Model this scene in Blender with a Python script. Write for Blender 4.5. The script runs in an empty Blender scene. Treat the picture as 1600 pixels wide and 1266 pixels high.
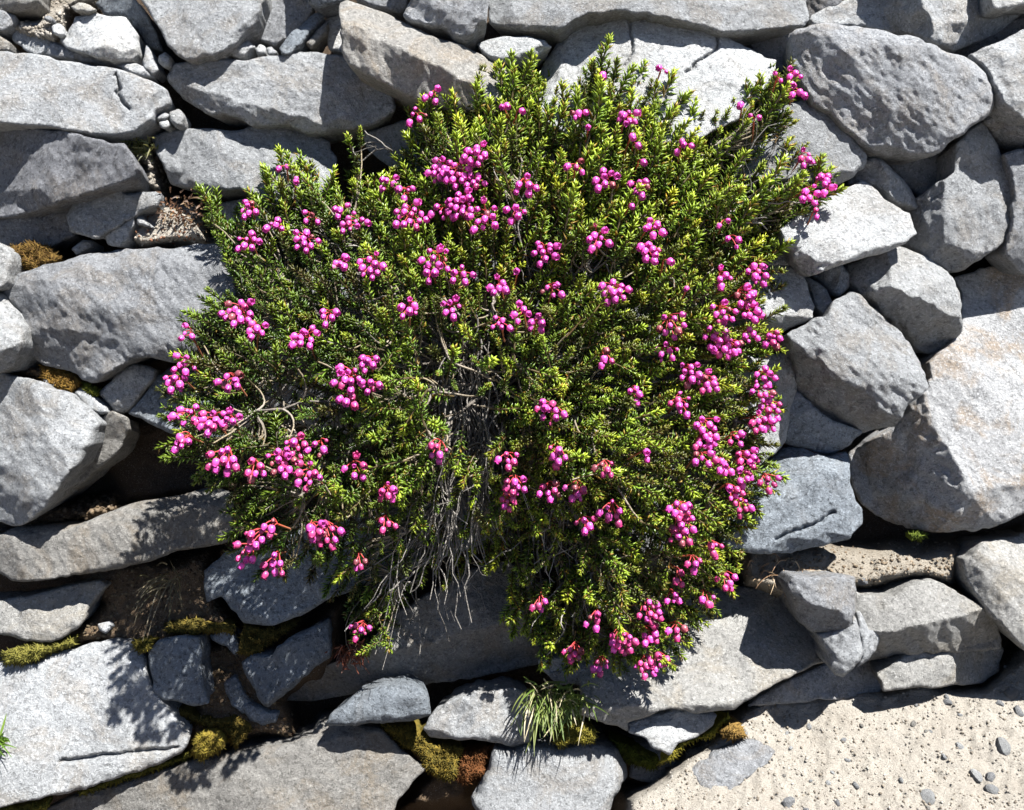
import bpy, math, random
import numpy as np
from mathutils import Vector, Matrix
from mathutils.geometry import delaunay_2d_cdt

random.seed(7)
RNG = np.random.default_rng(7)
scene = bpy.context.scene
COL = scene.collection

# ------------------------------------------------------------------ frame
# Slope frame: u right, v up the slope, w out of the slope.  1 unit = UNIT metres.
UNIT = 0.00075
DIST = 1330.0                      # camera distance from the slope (units)
TILT = math.radians(35)
AX_U = np.array([1.0, 0.0, 0.0])
AX_V = np.array([0.0, math.sin(TILT), math.cos(TILT)])
AX_W = np.array([0.0, -math.cos(TILT), math.sin(TILT)])
ORIGIN = np.array([0.0, 0.0, 1.05])

def to_world(uvw):
    uvw = np.asarray(uvw, float)
    return ORIGIN + UNIT * (uvw[..., 0:1] * AX_U + uvw[..., 1:2] * AX_V + uvw[..., 2:3] * AX_W)

def slope_uvw(x, y, w):
    f = (DIST - np.clip(w, -500, 700)) / DIST
    return np.stack([(x - 800.0) * f, (633.0 - y) * f, w + 0 * x], -1)

def pos(x, y, w):
    return to_world(slope_uvw(np.asarray(x, float), np.asarray(y, float), np.asarray(w, float)))

def dirw(d):
    d = np.asarray(d, float)
    return d[..., 0:1] * AX_U + d[..., 1:2] * AX_V + d[..., 2:3] * AX_W

# ------------------------------------------------------------------ camera, sky, sun, exposure
cam_data = bpy.data.cameras.new('camera')
cam = bpy.data.objects.new('camera', cam_data)
COL.objects.link(cam)
cam_data.sensor_fit = 'HORIZONTAL'
cam_data.angle = 2 * math.atan(800.0 / DIST)
cam_data.clip_start, cam_data.clip_end = 0.02, 500
M = Matrix.Identity(4)
loc = to_world(np.array([0.0, 0.0, DIST]))
for r in range(3):
    M[r][0], M[r][1], M[r][2], M[r][3] = AX_U[r], AX_V[r], AX_W[r], loc[r]
cam.matrix_world = M
scene.camera = cam

SUN = np.array([0.37, 0.80, 0.47]); SUN /= np.linalg.norm(SUN)
sun_dir = Vector(SUN[0] * AX_U + SUN[1] * AX_V + SUN[2] * AX_W)
world = bpy.data.worlds.new('World'); scene.world = world; world.use_nodes = True
wn = world.node_tree
bg = wn.nodes['Background']
sky = wn.nodes.new('ShaderNodeTexSky'); sky.sky_type = 'NISHITA'; sky.sun_disc = False
sky.sun_elevation = math.asin(sun_dir.z); sky.sun_rotation = math.atan2(sun_dir.x, sun_dir.y)
sky.altitude = 1800
wn.links.new(sky.outputs[0], bg.inputs[0]); bg.inputs[1].default_value = 0.05
sd = bpy.data.lights.new('sun', 'SUN'); sd.energy = 5.0; sd.angle = math.radians(0.53); sd.color = (1.0, 0.975, 0.935)
so = bpy.data.objects.new('sun', sd); COL.objects.link(so)
so.rotation_euler = sun_dir.to_track_quat('Z', 'Y').to_euler(); so.location = (2, -1, 5)
vs = scene.view_settings
vs.view_transform = 'Standard'; vs.look = 'None'; vs.gamma = 1; vs.use_curve_mapping = False
vs.exposure = 1.93

# ------------------------------------------------------------------ noise
def _hash(ix, iy, seed):
    h = (ix.astype(np.int64) * 374761393 + iy.astype(np.int64) * 668265263 + int(seed) * 974634779) & 0x7fffffff
    h = ((h ^ (h >> 13)) * 1274126177) & 0x7fffffff
    h = ((h ^ (h >> 15)) * 2246822519 + 3266489917) & 0x7fffffff
    return ((h ^ (h >> 16)) & 0xffff) / 65535.0

def vnoise(x, y, s, seed):                       # smooth, -1..1
    x = x / s; y = y / s
    ix = np.floor(x); iy = np.floor(y); fx = x - ix; fy = y - iy
    fx = fx * fx * fx * (fx * (fx * 6 - 15) + 10); fy = fy * fy * fy * (fy * (fy * 6 - 15) + 10)
    a = _hash(ix, iy, seed); b = _hash(ix + 1, iy, seed); c = _hash(ix, iy + 1, seed); d = _hash(ix + 1, iy + 1, seed)
    return 2 * (a + (b - a) * fx + (c - a) * fy + (a - b - c + d) * fx * fy) - 1

def fbm(x, y, s, seed, n=4):
    r = 0; a = 1; t = 0
    for i in range(n):
        r = r + a * vnoise(x, y, s, seed + 17 * i); t += a; a *= 0.5; s *= 0.48
    return r / t

def tnoise(x, y, s, seed):                       # facetted: flat triangles between random heights, -1..1
    wx = x + 0.45 * s * vnoise(x, y, s * 1.1, seed + 5); wy = y + 0.45 * s * vnoise(x, y, s * 1.1, seed + 9)
    x = wx / s; y = wy / s
    k = (x + y) * 0.366025; i = np.floor(x + k); j = np.floor(y + k)
    fx = x + k - i; fy = y + k - j
    up = fx > fy
    h0 = _hash(i, j, seed); h1 = _hash(i + 1, j + 1, seed); hm = np.where(up, _hash(i + 1, j, seed), _hash(i, j + 1, seed))
    a = np.where(up, fx, fy); b = np.where(up, fy, fx)
    return 2 * (h0 * (1 - a) + hm * (a - b) + h1 * b) - 1

# ------------------------------------------------------------------ object helpers
def link(name, me, parent=None, loc=None):
    o = bpy.data.objects.new(name, me); COL.objects.link(o)
    if loc is not None: o.location = loc
    if parent is not None: o.parent = parent
    return o

def tag(o, label, cat, group=None, kind=None):
    if label: o['label'] = label
    if cat: o['category'] = cat
    if group: o['group'] = group
    if kind: o['kind'] = kind
    return o

def mesh_np(name, verts, faces, mat, smooth=True, colors=None, sharp=None):
    """faces: (n,3) array or list of arrays with equal widths"""
    me = bpy.data.meshes.new(name)
    if not isinstance(faces, list): faces = [faces]
    faces = [np.asarray(f, np.int32) for f in faces if len(f)]
    loops = np.concatenate([f.ravel() for f in faces]); counts = np.concatenate([np.full(len(f), f.shape[1], np.int32) for f in faces])
    starts = np.concatenate([[0], np.cumsum(counts)[:-1]]).astype(np.int32)
    me.vertices.add(len(verts)); me.vertices.foreach_set('co', np.asarray(verts, np.float32).ravel())
    me.loops.add(len(loops)); me.loops.foreach_set('vertex_index', loops.astype(np.int32))
    me.polygons.add(len(counts)); me.polygons.foreach_set('loop_start', starts)
    if smooth: me.polygons.foreach_set('use_smooth', np.ones(len(counts), bool))
    if colors is not None:
        at = me.attributes.new('tint', 'FLOAT_COLOR', 'POINT')
        c = np.ones((len(verts), 4), np.float32); c[:, :3] = colors
        at.data.foreach_set('color', c.ravel())
    me.materials.append(mat)
    me.update(calc_edges=True); me.validate()
    return me

# ------------------------------------------------------------------ materials
def nodes(name):
    m = bpy.data.materials.new(name); m.use_nodes = True
    t = m.node_tree; b = t.nodes['Principled BSDF']
    return m, t, b

def N(t, kind, **kw):
    n = t.nodes.new(kind)
    for k, v in kw.items():
        if k in n.inputs.keys(): n.inputs[k].default_value = v
        else: setattr(n, k, v)
    return n

def ramp(t, fac, stops):
    r = t.nodes.new('ShaderNodeValToRGB'); e = r.color_ramp.elements
    while len(e) < len(stops): e.new(0.5)
    for q, (p, c) in zip(e, stops):
        q.position = p; q.color = (c, c, c, 1) if isinstance(c, (int, float)) else (*c, 1)
    t.links.new(fac, r.inputs[0]); return r.outputs[0]

def mix(t, fac, a, b, mode='MIX'):
    n = t.nodes.new('ShaderNodeMix'); n.data_type = 'RGBA'; n.blend_type = mode
    for s, v in ((n.inputs[0], fac), (n.inputs[6], a), (n.inputs[7], b)):
        if hasattr(v, 'is_output'): t.links.new(v, s)
        else: s.default_value = v if not isinstance(v, tuple) else (*v, 1)[:4]
    return n.outputs[2]

def rock_material(name, base, stain=(0.25, 0.20, 0.14), stain_amt=0.35, speck=0.62, bump=1.0, lichen=0.0, dark=0.5):
    m, t, b = nodes(name)
    tc = N(t, 'ShaderNodeTexCoord'); oi = N(t, 'ShaderNodeObjectInfo')
    off = N(t, 'ShaderNodeVectorMath', operation='SCALE'); off.inputs[0].default_value = (7.3, 3.1, 5.7)
    t.links.new(oi.outputs['Random'], off.inputs['Scale'])
    ad = N(t, 'ShaderNodeVectorMath', operation='ADD'); t.links.new(tc.outputs['Object'], ad.inputs[0]); t.links.new(off.outputs[0], ad.inputs[1])
    def noise(scale, detail=5, rough=0.6, dist=0.0):
        n = N(t, 'ShaderNodeTexNoise', Scale=scale, Detail=detail, Roughness=rough, Distortion=dist)
        t.links.new(ad.outputs[0], n.inputs['Vector']); return n.outputs['Fac']
    big = noise(11, 5, .62, .6); mid = noise(48, 6, .68); grain = noise(270, 4, .75); fleck = noise(185, 5, .78); pit = noise(165, 6, .78)
    d = tuple(c * dark for c in base); l = tuple(min(1, c * 1.22) for c in base)
    c1 = mix(t, ramp(t, big, [(.30, 0.), (.68, 1.)]), d, l)
    c1 = mix(t, .35, c1, base)
    c2 = mix(t, ramp(t, mid, [(.35, 0.), (.66, 1.)]), c1, mix(t, .5, c1, l))
    st = ramp(t, noise(17, 6, .6, 1.2), [(.48, 0.), (.62, 1.)])
    stf = N(t, 'ShaderNodeMath', operation='MULTIPLY'); t.links.new(st, stf.inputs[0]); stf.inputs[1].default_value = stain_amt
    c3 = mix(t, stf.outputs[0], c2, stain)
    dk = ramp(t, fleck, [(.40, 1.), (.475, 0.)]); dkf = N(t, 'ShaderNodeMath', operation='MULTIPLY'); t.links.new(dk, dkf.inputs[0]); dkf.inputs[1].default_value = speck
    c4 = mix(t, dkf.outputs[0], c3, tuple(c * .30 for c in base))
    wl = ramp(t, grain, [(.53, 0.), (.61, 1.)]); wlf = N(t, 'ShaderNodeMath', operation='MULTIPLY'); t.links.new(wl, wlf.inputs[0]); wlf.inputs[1].default_value = speck * .75
    c5 = mix(t, wlf.outputs[0], c4, tuple(min(.8, c * 1.7 + .04) for c in base))
    lp = ramp(t, noise(31, 8, .72, .8), [(.585, 0.), (.625, 1.)]); lq = N(t, 'ShaderNodeMath', operation='MULTIPLY'); t.links.new(lp, lq.inputs[0]); lq.inputs[1].default_value = .38
    c5 = mix(t, lq.outputs[0], c5, tuple(c * .50 for c in base))
    vp = ramp(t, noise(14, 6, .6, 2.5), [(.49, 0.), (.50, 1.), (.51, 0.)]); vq = N(t, 'ShaderNodeMath', operation='MULTIPLY'); t.links.new(vp, vq.inputs[0]); vq.inputs[1].default_value = .30
    c5 = mix(t, vq.outputs[0], c5, tuple(min(.7, c * 1.5) for c in base))
    if lichen > 0:
        li = ramp(t, noise(36, 7, .7, .4), [(.60, 0.), (.66, 1.)]); lf = N(t, 'ShaderNodeMath', operation='MULTIPLY'); t.links.new(li, lf.inputs[0]); lf.inputs[1].default_value = lichen
        c5 = mix(t, lf.outputs[0], c5, tuple(c * .42 for c in base))
    # slight value shift from stone to stone
    hv = N(t, 'ShaderNodeHueSaturation'); mr = N(t, 'ShaderNodeMapRange'); mr.inputs['To Min'].default_value = .70; mr.inputs['To Max'].default_value = 1.08
    t.links.new(oi.outputs['Random'], mr.inputs['Value']); t.links.new(mr.outputs[0], hv.inputs['Value']); t.links.new(c5, hv.inputs['Color'])
    t.links.new(hv.outputs[0], b.inputs['Base Color'])
    b.inputs['Roughness'].default_value = .88; b.inputs['Specular IOR Level'].default_value = .25
    def bmp(h, strength, distance, prev=None):
        n = N(t, 'ShaderNodeBump', Strength=strength, Distance=distance); t.links.new(h, n.inputs['Height'])
        if prev: t.links.new(prev, n.inputs['Normal'])
        return n.outputs[0]
    nb = bmp(mid, .55, .005 * bump)
    nb = bmp(pit, .9, .0085 * bump, nb)
    nb = bmp(grain, .9, .0032 * bump, nb)
    t.links.new(nb, b.inputs['Normal'])
    return m

MAT = dict(
    L=rock_material('light_grey_stone', (0.307, 0.318, 0.327)),
    W=rock_material('pale_stone', (0.375, 0.385, 0.389), stain_amt=.25),
    G=rock_material('mid_grey_stone', (0.249, 0.258, 0.271), bump=1.15),
    D=rock_material('dark_rough_stone', (0.195, 0.200, 0.214), bump=1.7, speck=.75),
    B=rock_material('blue_grey_stone', (0.195, 0.220, 0.246), stain_amt=.12, speck=.8),
    T=rock_material('tan_stone', (0.239, 0.232, 0.217), stain_amt=.5),
    O=rock_material('ochre_stained_stone', (0.327, 0.332, 0.337), stain=(.27, .17, .07), stain_amt=.5, lichen=.35),
    S=rock_material('sandy_slab_stone', (0.336, 0.332, 0.316), stain=(.33, .28, .20), stain_amt=.4, speck=.6, bump=1.2),
)

def soil_material():
    m, t, b = nodes('sandy_soil')
    tc = N(t, 'ShaderNodeTexCoord'); at = N(t, 'ShaderNodeAttribute', attribute_name='tint')
    def noise(s, d=5, r=.65):
        n = N(t, 'ShaderNodeTexNoise', Scale=s, Detail=d, Roughness=r); t.links.new(tc.outputs['Object'], n.inputs['Vector']); return n.outputs['Fac']
    n1 = noise(30); n2 = noise(210, 6, .75); n3 = noise(700, 3)
    c = mix(t, ramp(t, n1, [(.3, .55), (.7, 0.)]), at.outputs['Color'], (.12, .085, .055), 'MIX')
    c = mix(t, .45, at.outputs['Color'], c)
    c = mix(t, ramp(t, n2, [(.30, .6), (.45, 0.)]), c, (.09, .07, .05))
    c = mix(t, ramp(t, n3, [(.58, 0.), (.72, .35)]), c, (.62, .58, .52))
    t.links.new(c, b.inputs['Base Color']); b.inputs['Roughness'].default_value = .95; b.inputs['Specular IOR Level'].default_value = .1
    prev = None
    for h, s, d in ((n1, .5, .012), (n2, 1.0, .006), (n3, .7, .0016)):
        n = N(t, 'ShaderNodeBump', Strength=s, Distance=d); t.links.new(h, n.inputs['Height'])
        if prev: t.links.new(prev, n.inputs['Normal'])
        prev = n.outputs[0]
    t.links.new(prev, b.inputs['Normal'])
    return m
MAT['soil'] = soil_material()

def tint_material(name, rough, spec, trans, sheen=0.0, vary=.25, bump=0):
    """colour from the mesh's own tint attribute, a little translucent"""
    m, t, b = nodes(name)
    at = N(t, 'ShaderNodeAttribute', attribute_name='tint'); oi = N(t, 'ShaderNodeObjectInfo')
    hv = N(t, 'ShaderNodeHueSaturation'); mr = N(t, 'ShaderNodeMapRange'); mr.inputs['To Min'].default_value = 1 - vary; mr.inputs['To Max'].default_value = 1 + vary
    t.links.new(oi.outputs['Random'], mr.inputs['Value']); t.links.new(mr.outputs[0], hv.inputs['Value']); t.links.new(at.outputs['Color'], hv.inputs['Color'])
    t.links.new(hv.outputs[0], b.inputs['Base Color']); b.inputs['Roughness'].default_value = rough; b.inputs['Specular IOR Level'].default_value = spec
    if bump:
        tc = N(t, 'ShaderNodeTexCoord'); n = N(t, 'ShaderNodeTexNoise', Scale=bump, Detail=4); t.links.new(tc.outputs['Object'], n.inputs['Vector'])
        bp = N(t, 'ShaderNodeBump', Strength=.8, Distance=.003); t.links.new(n.outputs['Fac'], bp.inputs['Height']); t.links.new(bp.outputs[0], b.inputs['Normal'])
    if trans > 0:
        tr = N(t, 'ShaderNodeBsdfTranslucent'); mx = N(t, 'ShaderNodeMixShader'); mx.inputs[0].default_value = trans
        t.links.new(hv.outputs[0], tr.inputs['Color']); t.links.new(b.outputs[0], mx.inputs[1]); t.links.new(tr.outputs[0], mx.inputs[2])
        t.links.new(mx.outputs[0], t.nodes['Material Output'].inputs['Surface'])
    return m
MAT['leaf'] = tint_material('needle_leaf', .34, .5, .36)
MAT['petal'] = tint_material('pink_petal', .34, .45, .34, vary=.22)
MAT['red'] = tint_material('red_flower_stalk', .5, .3, .15, vary=.2)
MAT['bark'] = tint_material('grey_bark', .8, .25, 0, vary=.1, bump=400)
MAT['moss'] = tint_material('moss', .9, .1, .1, vary=.1)
MAT['grass'] = tint_material('grass_blade', .5, .35, .3)

# ------------------------------------------------------------------ tracing helpers
CROP = dict(A=(0, 0), B=(525, 0), C=(1050, 0), D=(0, 420), E=(1050, 420), F=(0, 826), G=(525, 826), H=(1050, 826))
K = 550 / 1582.0
def pts(s):
    out = []; org = None; k = 1.0
    for tok in s.split():
        if tok in CROP: org = CROP[tok]; k = K
        elif tok == 'P': org = (0, 0); k = 1.0
        else:
            a, b = tok.split(','); out.append((org[0] + float(a) * k, org[1] + float(b) * k))
    return np.array(out)

def in_poly(x, y, P):
    r = np.zeros(x.shape, bool); n = len(P); j = n - 1
    for i in range(n):
        xi, yi = P[i]; xj, yj = P[j]
        c = ((yi > y) != (yj > y)) & (x < (xj - xi) * (y - yi) / (yj - yi + 1e-12) + xi)
        r ^= c; j = i
    return r

def seg_dist(x, y, P, closed=True):
    d = np.full(x.shape, 1e9); n = len(P)
    for i in range(n if closed else n - 1):
        a = P[i]; b = P[(i + 1) % n]; ab = b - a; L = ab @ ab + 1e-9
        tt = np.clip(((x - a[0]) * ab[0] + (y - a[1]) * ab[1]) / L, 0, 1)
        d = np.minimum(d, np.hypot(x - a[0] - tt * ab[0], y - a[1] - tt * ab[1]))
    return d

def smooth_poly(P, it=1):                        # cut corners a little
    for _ in range(it):
        Q = np.roll(P, -1, 0); a = P * .95 + Q * .05; b = P * .05 + Q * .95
        P = np.stack([a, b], 1).reshape(-1, 2)
    return P

def resample(P, step):
    Q = np.vstack([P, P[:1]]); s = np.r_[0, np.cumsum(np.hypot(*np.diff(Q, axis=0).T))]
    n = max(8, int(s[-1] / step)); t = np.linspace(0, s[-1], n, endpoint=False)
    return np.stack([np.interp(t, s, Q[:, 0]), np.interp(t, s, Q[:, 1])], 1)

SEED = [100]
def patch(outline, w, gx, gy, facets, mat, thick, step=3.1, rnd=2.4, rough=1.0, jag=3.6, cracks=(), style='rock', groove=12, inset=.86, tint=None, lumps=0):
    """A stone: front surface = tilted face cut by facets along ridge lines, broken up by facetted relief; sides and back close it."""
    SEED[0] += 31; sd_ = SEED[0]
    P = smooth_poly(outline); cen = P.mean(0)
    P = P.copy()                                     # stones cut by the frame go on beyond it
    P[:, 1] = np.where(P[:, 1] < -12, -12 + (P[:, 1] + 12) * 6, P[:, 1]); P[:, 0] = np.where(P[:, 0] > 1615, 1615 + (P[:, 0] - 1615) * 4, np.where(P[:, 0] < -15, -15 + (P[:, 0] + 15) * 4, P[:, 0]))
    P[:, 1] = np.where(P[:, 1] > 1285, 1285 + (P[:, 1] - 1285) * 3, P[:, 1])
    B = resample(P, step)
    jn = (.5 * fbm(B[:, 0], B[:, 1], 22, sd_, 3) + .8 * tnoise(B[:, 0], B[:, 1], 19, sd_ + 2)) * jag
    dv = B - B.mean(0); dv /= np.linalg.norm(dv, axis=1)[:, None] + 1e-9
    B = B + dv * jn[:, None]
    x0, y0 = B.min(0); x1, y1 = B.max(0)
    gxs, gys = np.meshgrid(np.arange(x0 + step / 2, x1, step), np.arange(y0 + step / 2, y1, step * .87))
    gxs[1::2] += step / 2
    gx_, gy_ = gxs.ravel(), gys.ravel()
    rr = np.random.default_rng(sd_)
    gx_ = gx_ + rr.uniform(-.25, .25, gx_.shape) * step; gy_ = gy_ + rr.uniform(-.25, .25, gy_.shape) * step
    ok = in_poly(gx_, gy_, B); gx_, gy_ = gx_[ok], gy_[ok]
    ok = seg_dist(gx_, gy_, B) > step * .55; gx_, gy_ = gx_[ok], gy_[ok]
    V2 = [Vector((a, b)) for a, b in B] + [Vector((a, b)) for a, b in zip(gx_, gy_)]
    nb = len(B)
    res = delaunay_2d_cdt(V2, [(i, (i + 1) % nb) for i in range(nb)], [], 1, 1e-5)
    V = np.array([tuple(v) for v in res[0]]); F = np.array([f for f in res[2] if len(f) == 3], np.int32)
    x, y = V[:, 0], V[:, 1]
    size = math.sqrt((x1 - x0) * (y1 - y0))
    d = seg_dist(x, y, B)
    W = w + gx * (np.clip(x, -60, 1660) - cen[0]) + gy * (np.clip(y, -60, 1330) - cen[1])
    drop = np.zeros_like(x)
    wob = fbm(x, y, 40, sd_ + 3, 3) * 7 + tnoise(x, y, 26, sd_ + 8) * 4
    for (xa, ya, xb, yb, s) in facets:
        L = math.hypot(xb - xa, yb - ya)
        dd = ((x - xa) * -(yb - ya) + (y - ya) * (xb - xa)) / L + wob
        drop = np.maximum(drop, s * np.maximum(0, dd))
    drop = np.minimum(drop, thick * .8)
    W = W - drop
    if style == 'rock':                              # broken faces: a few tilted cuts across the front
        cut = np.zeros_like(x); lo = min(size, 320.)
        for _k in range(5 if rough >= .8 else 2):
            th = rr.uniform(0, 2 * math.pi); s = rr.uniform(.12, .42); off = rr.uniform(.10, .36) * lo
            pr = (x - cen[0] - rr.normal(0, .12) * lo) * math.cos(th) + (y - cen[1] - rr.normal(0, .12) * lo) * math.sin(th)
            cut = np.maximum(cut, s * np.maximum(0, pr - off + wob * .45))
        W = W - np.minimum(cut, 34)
    if style == 'rock':
        a = min(1.0, size / 130); an = rr.uniform(0, 3.14); ra = (x * math.cos(an) + y * math.sin(an)) * .62; rb_ = (y * math.cos(an) - x * math.sin(an)) * 1.25
        W = W + rough * (a * 7.0 * tnoise(x, y, 80 * max(.5, a), sd_ + 11) + a * 2.6 * tnoise(x, y, 40, sd_ + 12) + .8 * fbm(x, y, 24, sd_ + 13, 4)) + rough ** 1.25 * (1.0 * tnoise(ra, rb_, 20, sd_ + 14) + .9 * tnoise(ra, rb_, 12, sd_ + 15) + .8 * vnoise(ra, rb_, 7, sd_ + 16))
    else:
        W = W + lumps * (1 - np.abs(vnoise(x, y, 16, sd_ + 11))) + lumps * .6 * vnoise(x, y, 7, sd_ + 12)
    # rounded, chipped rim
    rw = rnd * (1 + .7 * fbm(x, y, 35, sd_ + 21, 2))
    q = np.clip(1 - d / np.maximum(rw, 1), 0, 1)
    W = W - rw * 1.25 * (1 - np.sqrt(np.maximum(0, 1 - q * q)))
    for cpoly in cracks:
        cd = seg_dist(x + 2.5 * vnoise(x, y, 9, sd_ + 31), y + 2.5 * vnoise(x, y, 9, sd_ + 32), cpoly, False)
        W = W - groove * np.exp(-(cd / 2.3) ** 2)
    # border edges -> sides
    E = np.sort(np.concatenate([F[:, [0, 1]], F[:, [1, 2]], F[:, [2, 0]]]), axis=1)
    raw = np.concatenate([F[:, [0, 1]], F[:, [1, 2]], F[:, [2, 0]]])
    key = E[:, 0].astype(np.int64) * len(V) + E[:, 1]
    _, inv, cnt = np.unique(key, return_inverse=True, return_counts=True)
    be = raw[cnt[inv] == 1]
    front = slope_uvw(x, y, W)
    bi = np.unique(be); mp = np.full(len(V), -1); mp[bi] = np.arange(len(bi))
    verts = [front]; base = len(V); quads = []; prev = bi.copy(); pm = lambda e: e
    fc = front[bi]; c3 = np.r_[fc[:, :2].mean(0), 0]
    ringstart = None
    for k, (dz, sc) in enumerate(((.025, 1.0), (.12, .99), (.35, .96), (.75, .90), (1.0, inset))):
        ring = fc.copy()
        ring[:, :2] = c3[:2] + (fc[:, :2] - c3[:2]) * sc
        ring[:, 2] = fc[:, 2] - dz * thick
        n3 = fbm(ring[:, 0] + ring[:, 2] * .7, ring[:, 1] - ring[:, 2] * .6, 30, sd_ + 41, 3)
        ring[:, :2] -= (fc[:, :2] - c3[:2]) / (np.linalg.norm(fc[:, :2] - c3[:2], axis=1)[:, None] + 1e-6) * (np.abs(n3) * 6 * min(1, dz * 3))[:, None]
        verts.append(ring)
        a = be if k == 0 else mp[be] + ringstart
        nstart = base
        bq = mp[be] + nstart
        quads.append(np.stack([a[:, 1], a[:, 0], bq[:, 0], bq[:, 1]], 1))
        ringstart = nstart; base += len(bi)
    last = verts[-1]; cv = np.array([[last[:, 0].mean(), last[:, 1].mean(), last[:, 2].min() - 4]])
    verts.append(cv); a = mp[be] + ringstart
    tri2 = np.stack([a[:, 1], a[:, 0], np.full(len(a), base)], 1)
    Wv = to_world(np.concatenate(verts))
    # orient front faces to the camera
    n = np.cross(Wv[F[:, 1]] - Wv[F[:, 0]], Wv[F[:, 2]] - Wv[F[:, 0]]) @ AX_W
    if n.sum() < 0:
        F = F[:, ::-1]; quads = [q[:, ::-1] for q in quads]; tri2 = tri2[:, ::-1]
    o = Wv[:len(V)].mean(0); o = o - AX_W * UNIT * thick * .5
    me = mesh_np('stone', Wv - o, [np.concatenate([F, tri2]), np.concatenate(quads)], mat, smooth=style != 'rock', colors=None if tint is None else tint(Wv, len(V)))
    return me, o

def facet_list(spec):
    out = []
    for s in spec:
        toks = s.split(); p = pts(' '.join(toks[:3])); out.append((p[0][0], p[0][1], p[1][0], p[1][1], float(toks[3])))
    return out

def rock(name, label, outline, w, gx=0., gy=0., f=(), m='L', thick=110, cat=None, group=None, cr=(), **kw):
    cracks = [pts(c) for c in cr]
    me, o = patch(pts(outline), w, gx, gy, facet_list(f), MAT[m], thick, cracks=cracks, **kw)
    ob = link(name, me, None, o)
    return tag(ob, label, cat or ('rock' if name == 'rock' else name.replace('_', ' ')), group)

# ------------------------------------------------------------------ ground: one sheet of soil and sand under and between the stones
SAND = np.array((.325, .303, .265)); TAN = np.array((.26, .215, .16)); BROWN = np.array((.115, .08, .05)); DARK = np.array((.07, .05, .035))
SOIL = [   # outline, level, slope x, slope y (rise per unit downwards), colour, lumps
    ('A 150,60 330,-60 470,-60 440,40 330,70 320,190 240,230 60,180 0,150 -90,120 -90,40', -22, 0, .5, SAND, 4),
    ('A 540,640 690,560 720,700 760,850 730,900 560,870 620,760 560,690', -28, 0, .35, SAND, 4),
    ('A 560,1000 640,930 760,880 900,900 960,1060 1010,1120 620,1130 560,1110', -12, 0, .55, SAND * .95, 5),
    ('A 0,1090 260,1080 330,1180 250,1230 60,1260 0,1250', -26, 0, .3, BROWN, 4),
    ('D 0,450 130,390 330,440 400,560 370,610 250,560 0,480', -14, 0, .4, TAN * .8, 4),
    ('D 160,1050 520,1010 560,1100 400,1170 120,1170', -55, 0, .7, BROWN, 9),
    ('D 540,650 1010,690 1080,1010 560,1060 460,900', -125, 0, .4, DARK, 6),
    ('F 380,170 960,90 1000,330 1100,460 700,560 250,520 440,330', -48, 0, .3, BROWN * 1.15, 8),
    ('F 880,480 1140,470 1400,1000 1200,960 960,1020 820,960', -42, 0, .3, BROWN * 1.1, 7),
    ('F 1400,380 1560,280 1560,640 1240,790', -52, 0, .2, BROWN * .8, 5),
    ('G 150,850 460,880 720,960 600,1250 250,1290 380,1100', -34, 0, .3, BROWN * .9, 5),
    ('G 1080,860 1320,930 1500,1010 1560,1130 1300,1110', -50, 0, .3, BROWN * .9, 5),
    ('H 300,40 720,60 1330,60 1600,0 1600,60 1330,120 1290,290 1120,260 830,300 520,330 420,300 300,280', -12, 0, .8, np.array((.255, .23, .19)), 7),
    ('G 1200,1500 1270,1180 1420,1110 H 60,1000 160,930 280,810 480,690 700,690 940,690 1030,680 1400,680 1600,480 2200,500 2200,1700 100,1700', -8, .10, .85, SAND, 4.5),
]
SOILP = [(pts(a), b, c, d, e, l) for a, b, c, d, e, l in SOIL]

def terrain(x, y):
    shp = x.shape
    w = -170 + 14 * fbm(x, y, 120, 5, 4)
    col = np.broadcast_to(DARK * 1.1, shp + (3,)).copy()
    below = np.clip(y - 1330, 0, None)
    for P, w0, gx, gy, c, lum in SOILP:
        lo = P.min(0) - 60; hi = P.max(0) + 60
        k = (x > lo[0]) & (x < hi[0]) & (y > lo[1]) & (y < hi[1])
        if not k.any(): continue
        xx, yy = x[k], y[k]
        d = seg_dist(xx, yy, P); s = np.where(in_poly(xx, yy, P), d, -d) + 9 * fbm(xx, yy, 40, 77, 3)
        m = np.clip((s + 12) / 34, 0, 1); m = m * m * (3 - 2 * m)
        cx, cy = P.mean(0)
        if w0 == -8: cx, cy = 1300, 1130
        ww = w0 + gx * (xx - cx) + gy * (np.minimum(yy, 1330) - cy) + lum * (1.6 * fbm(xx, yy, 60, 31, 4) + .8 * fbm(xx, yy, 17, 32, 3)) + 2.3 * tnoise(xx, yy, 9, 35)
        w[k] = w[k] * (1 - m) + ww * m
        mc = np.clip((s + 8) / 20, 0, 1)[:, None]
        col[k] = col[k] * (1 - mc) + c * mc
    far = np.clip((below - 100) / 500, 0, 1)
    w = w + 1.43 * below
    kk = far[..., None]
    col = col * (1 - kk) + SAND * kk
    return w, col

def axis(lo, hi, step, out):
    fine = np.arange(lo, hi + .1, step); g = []; s = step
    p = 0
    while p < out: s = min(s * 1.35, 900); p += s; g.append(p)
    g = np.array(g); return np.concatenate([lo - g[::-1], fine, hi + g])
gxa = axis(-160, 1760, 5, 14000); gya = axis(-150, 1440, 5, 9000)
X, Y = np.meshgrid(gxa, gya)
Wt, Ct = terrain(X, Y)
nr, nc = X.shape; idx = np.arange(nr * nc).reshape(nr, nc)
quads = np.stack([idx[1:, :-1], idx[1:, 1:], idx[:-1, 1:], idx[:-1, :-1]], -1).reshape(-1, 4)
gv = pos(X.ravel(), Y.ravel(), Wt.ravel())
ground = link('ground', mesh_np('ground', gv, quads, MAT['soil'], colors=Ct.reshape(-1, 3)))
ground['kind'] = 'structure'

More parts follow.
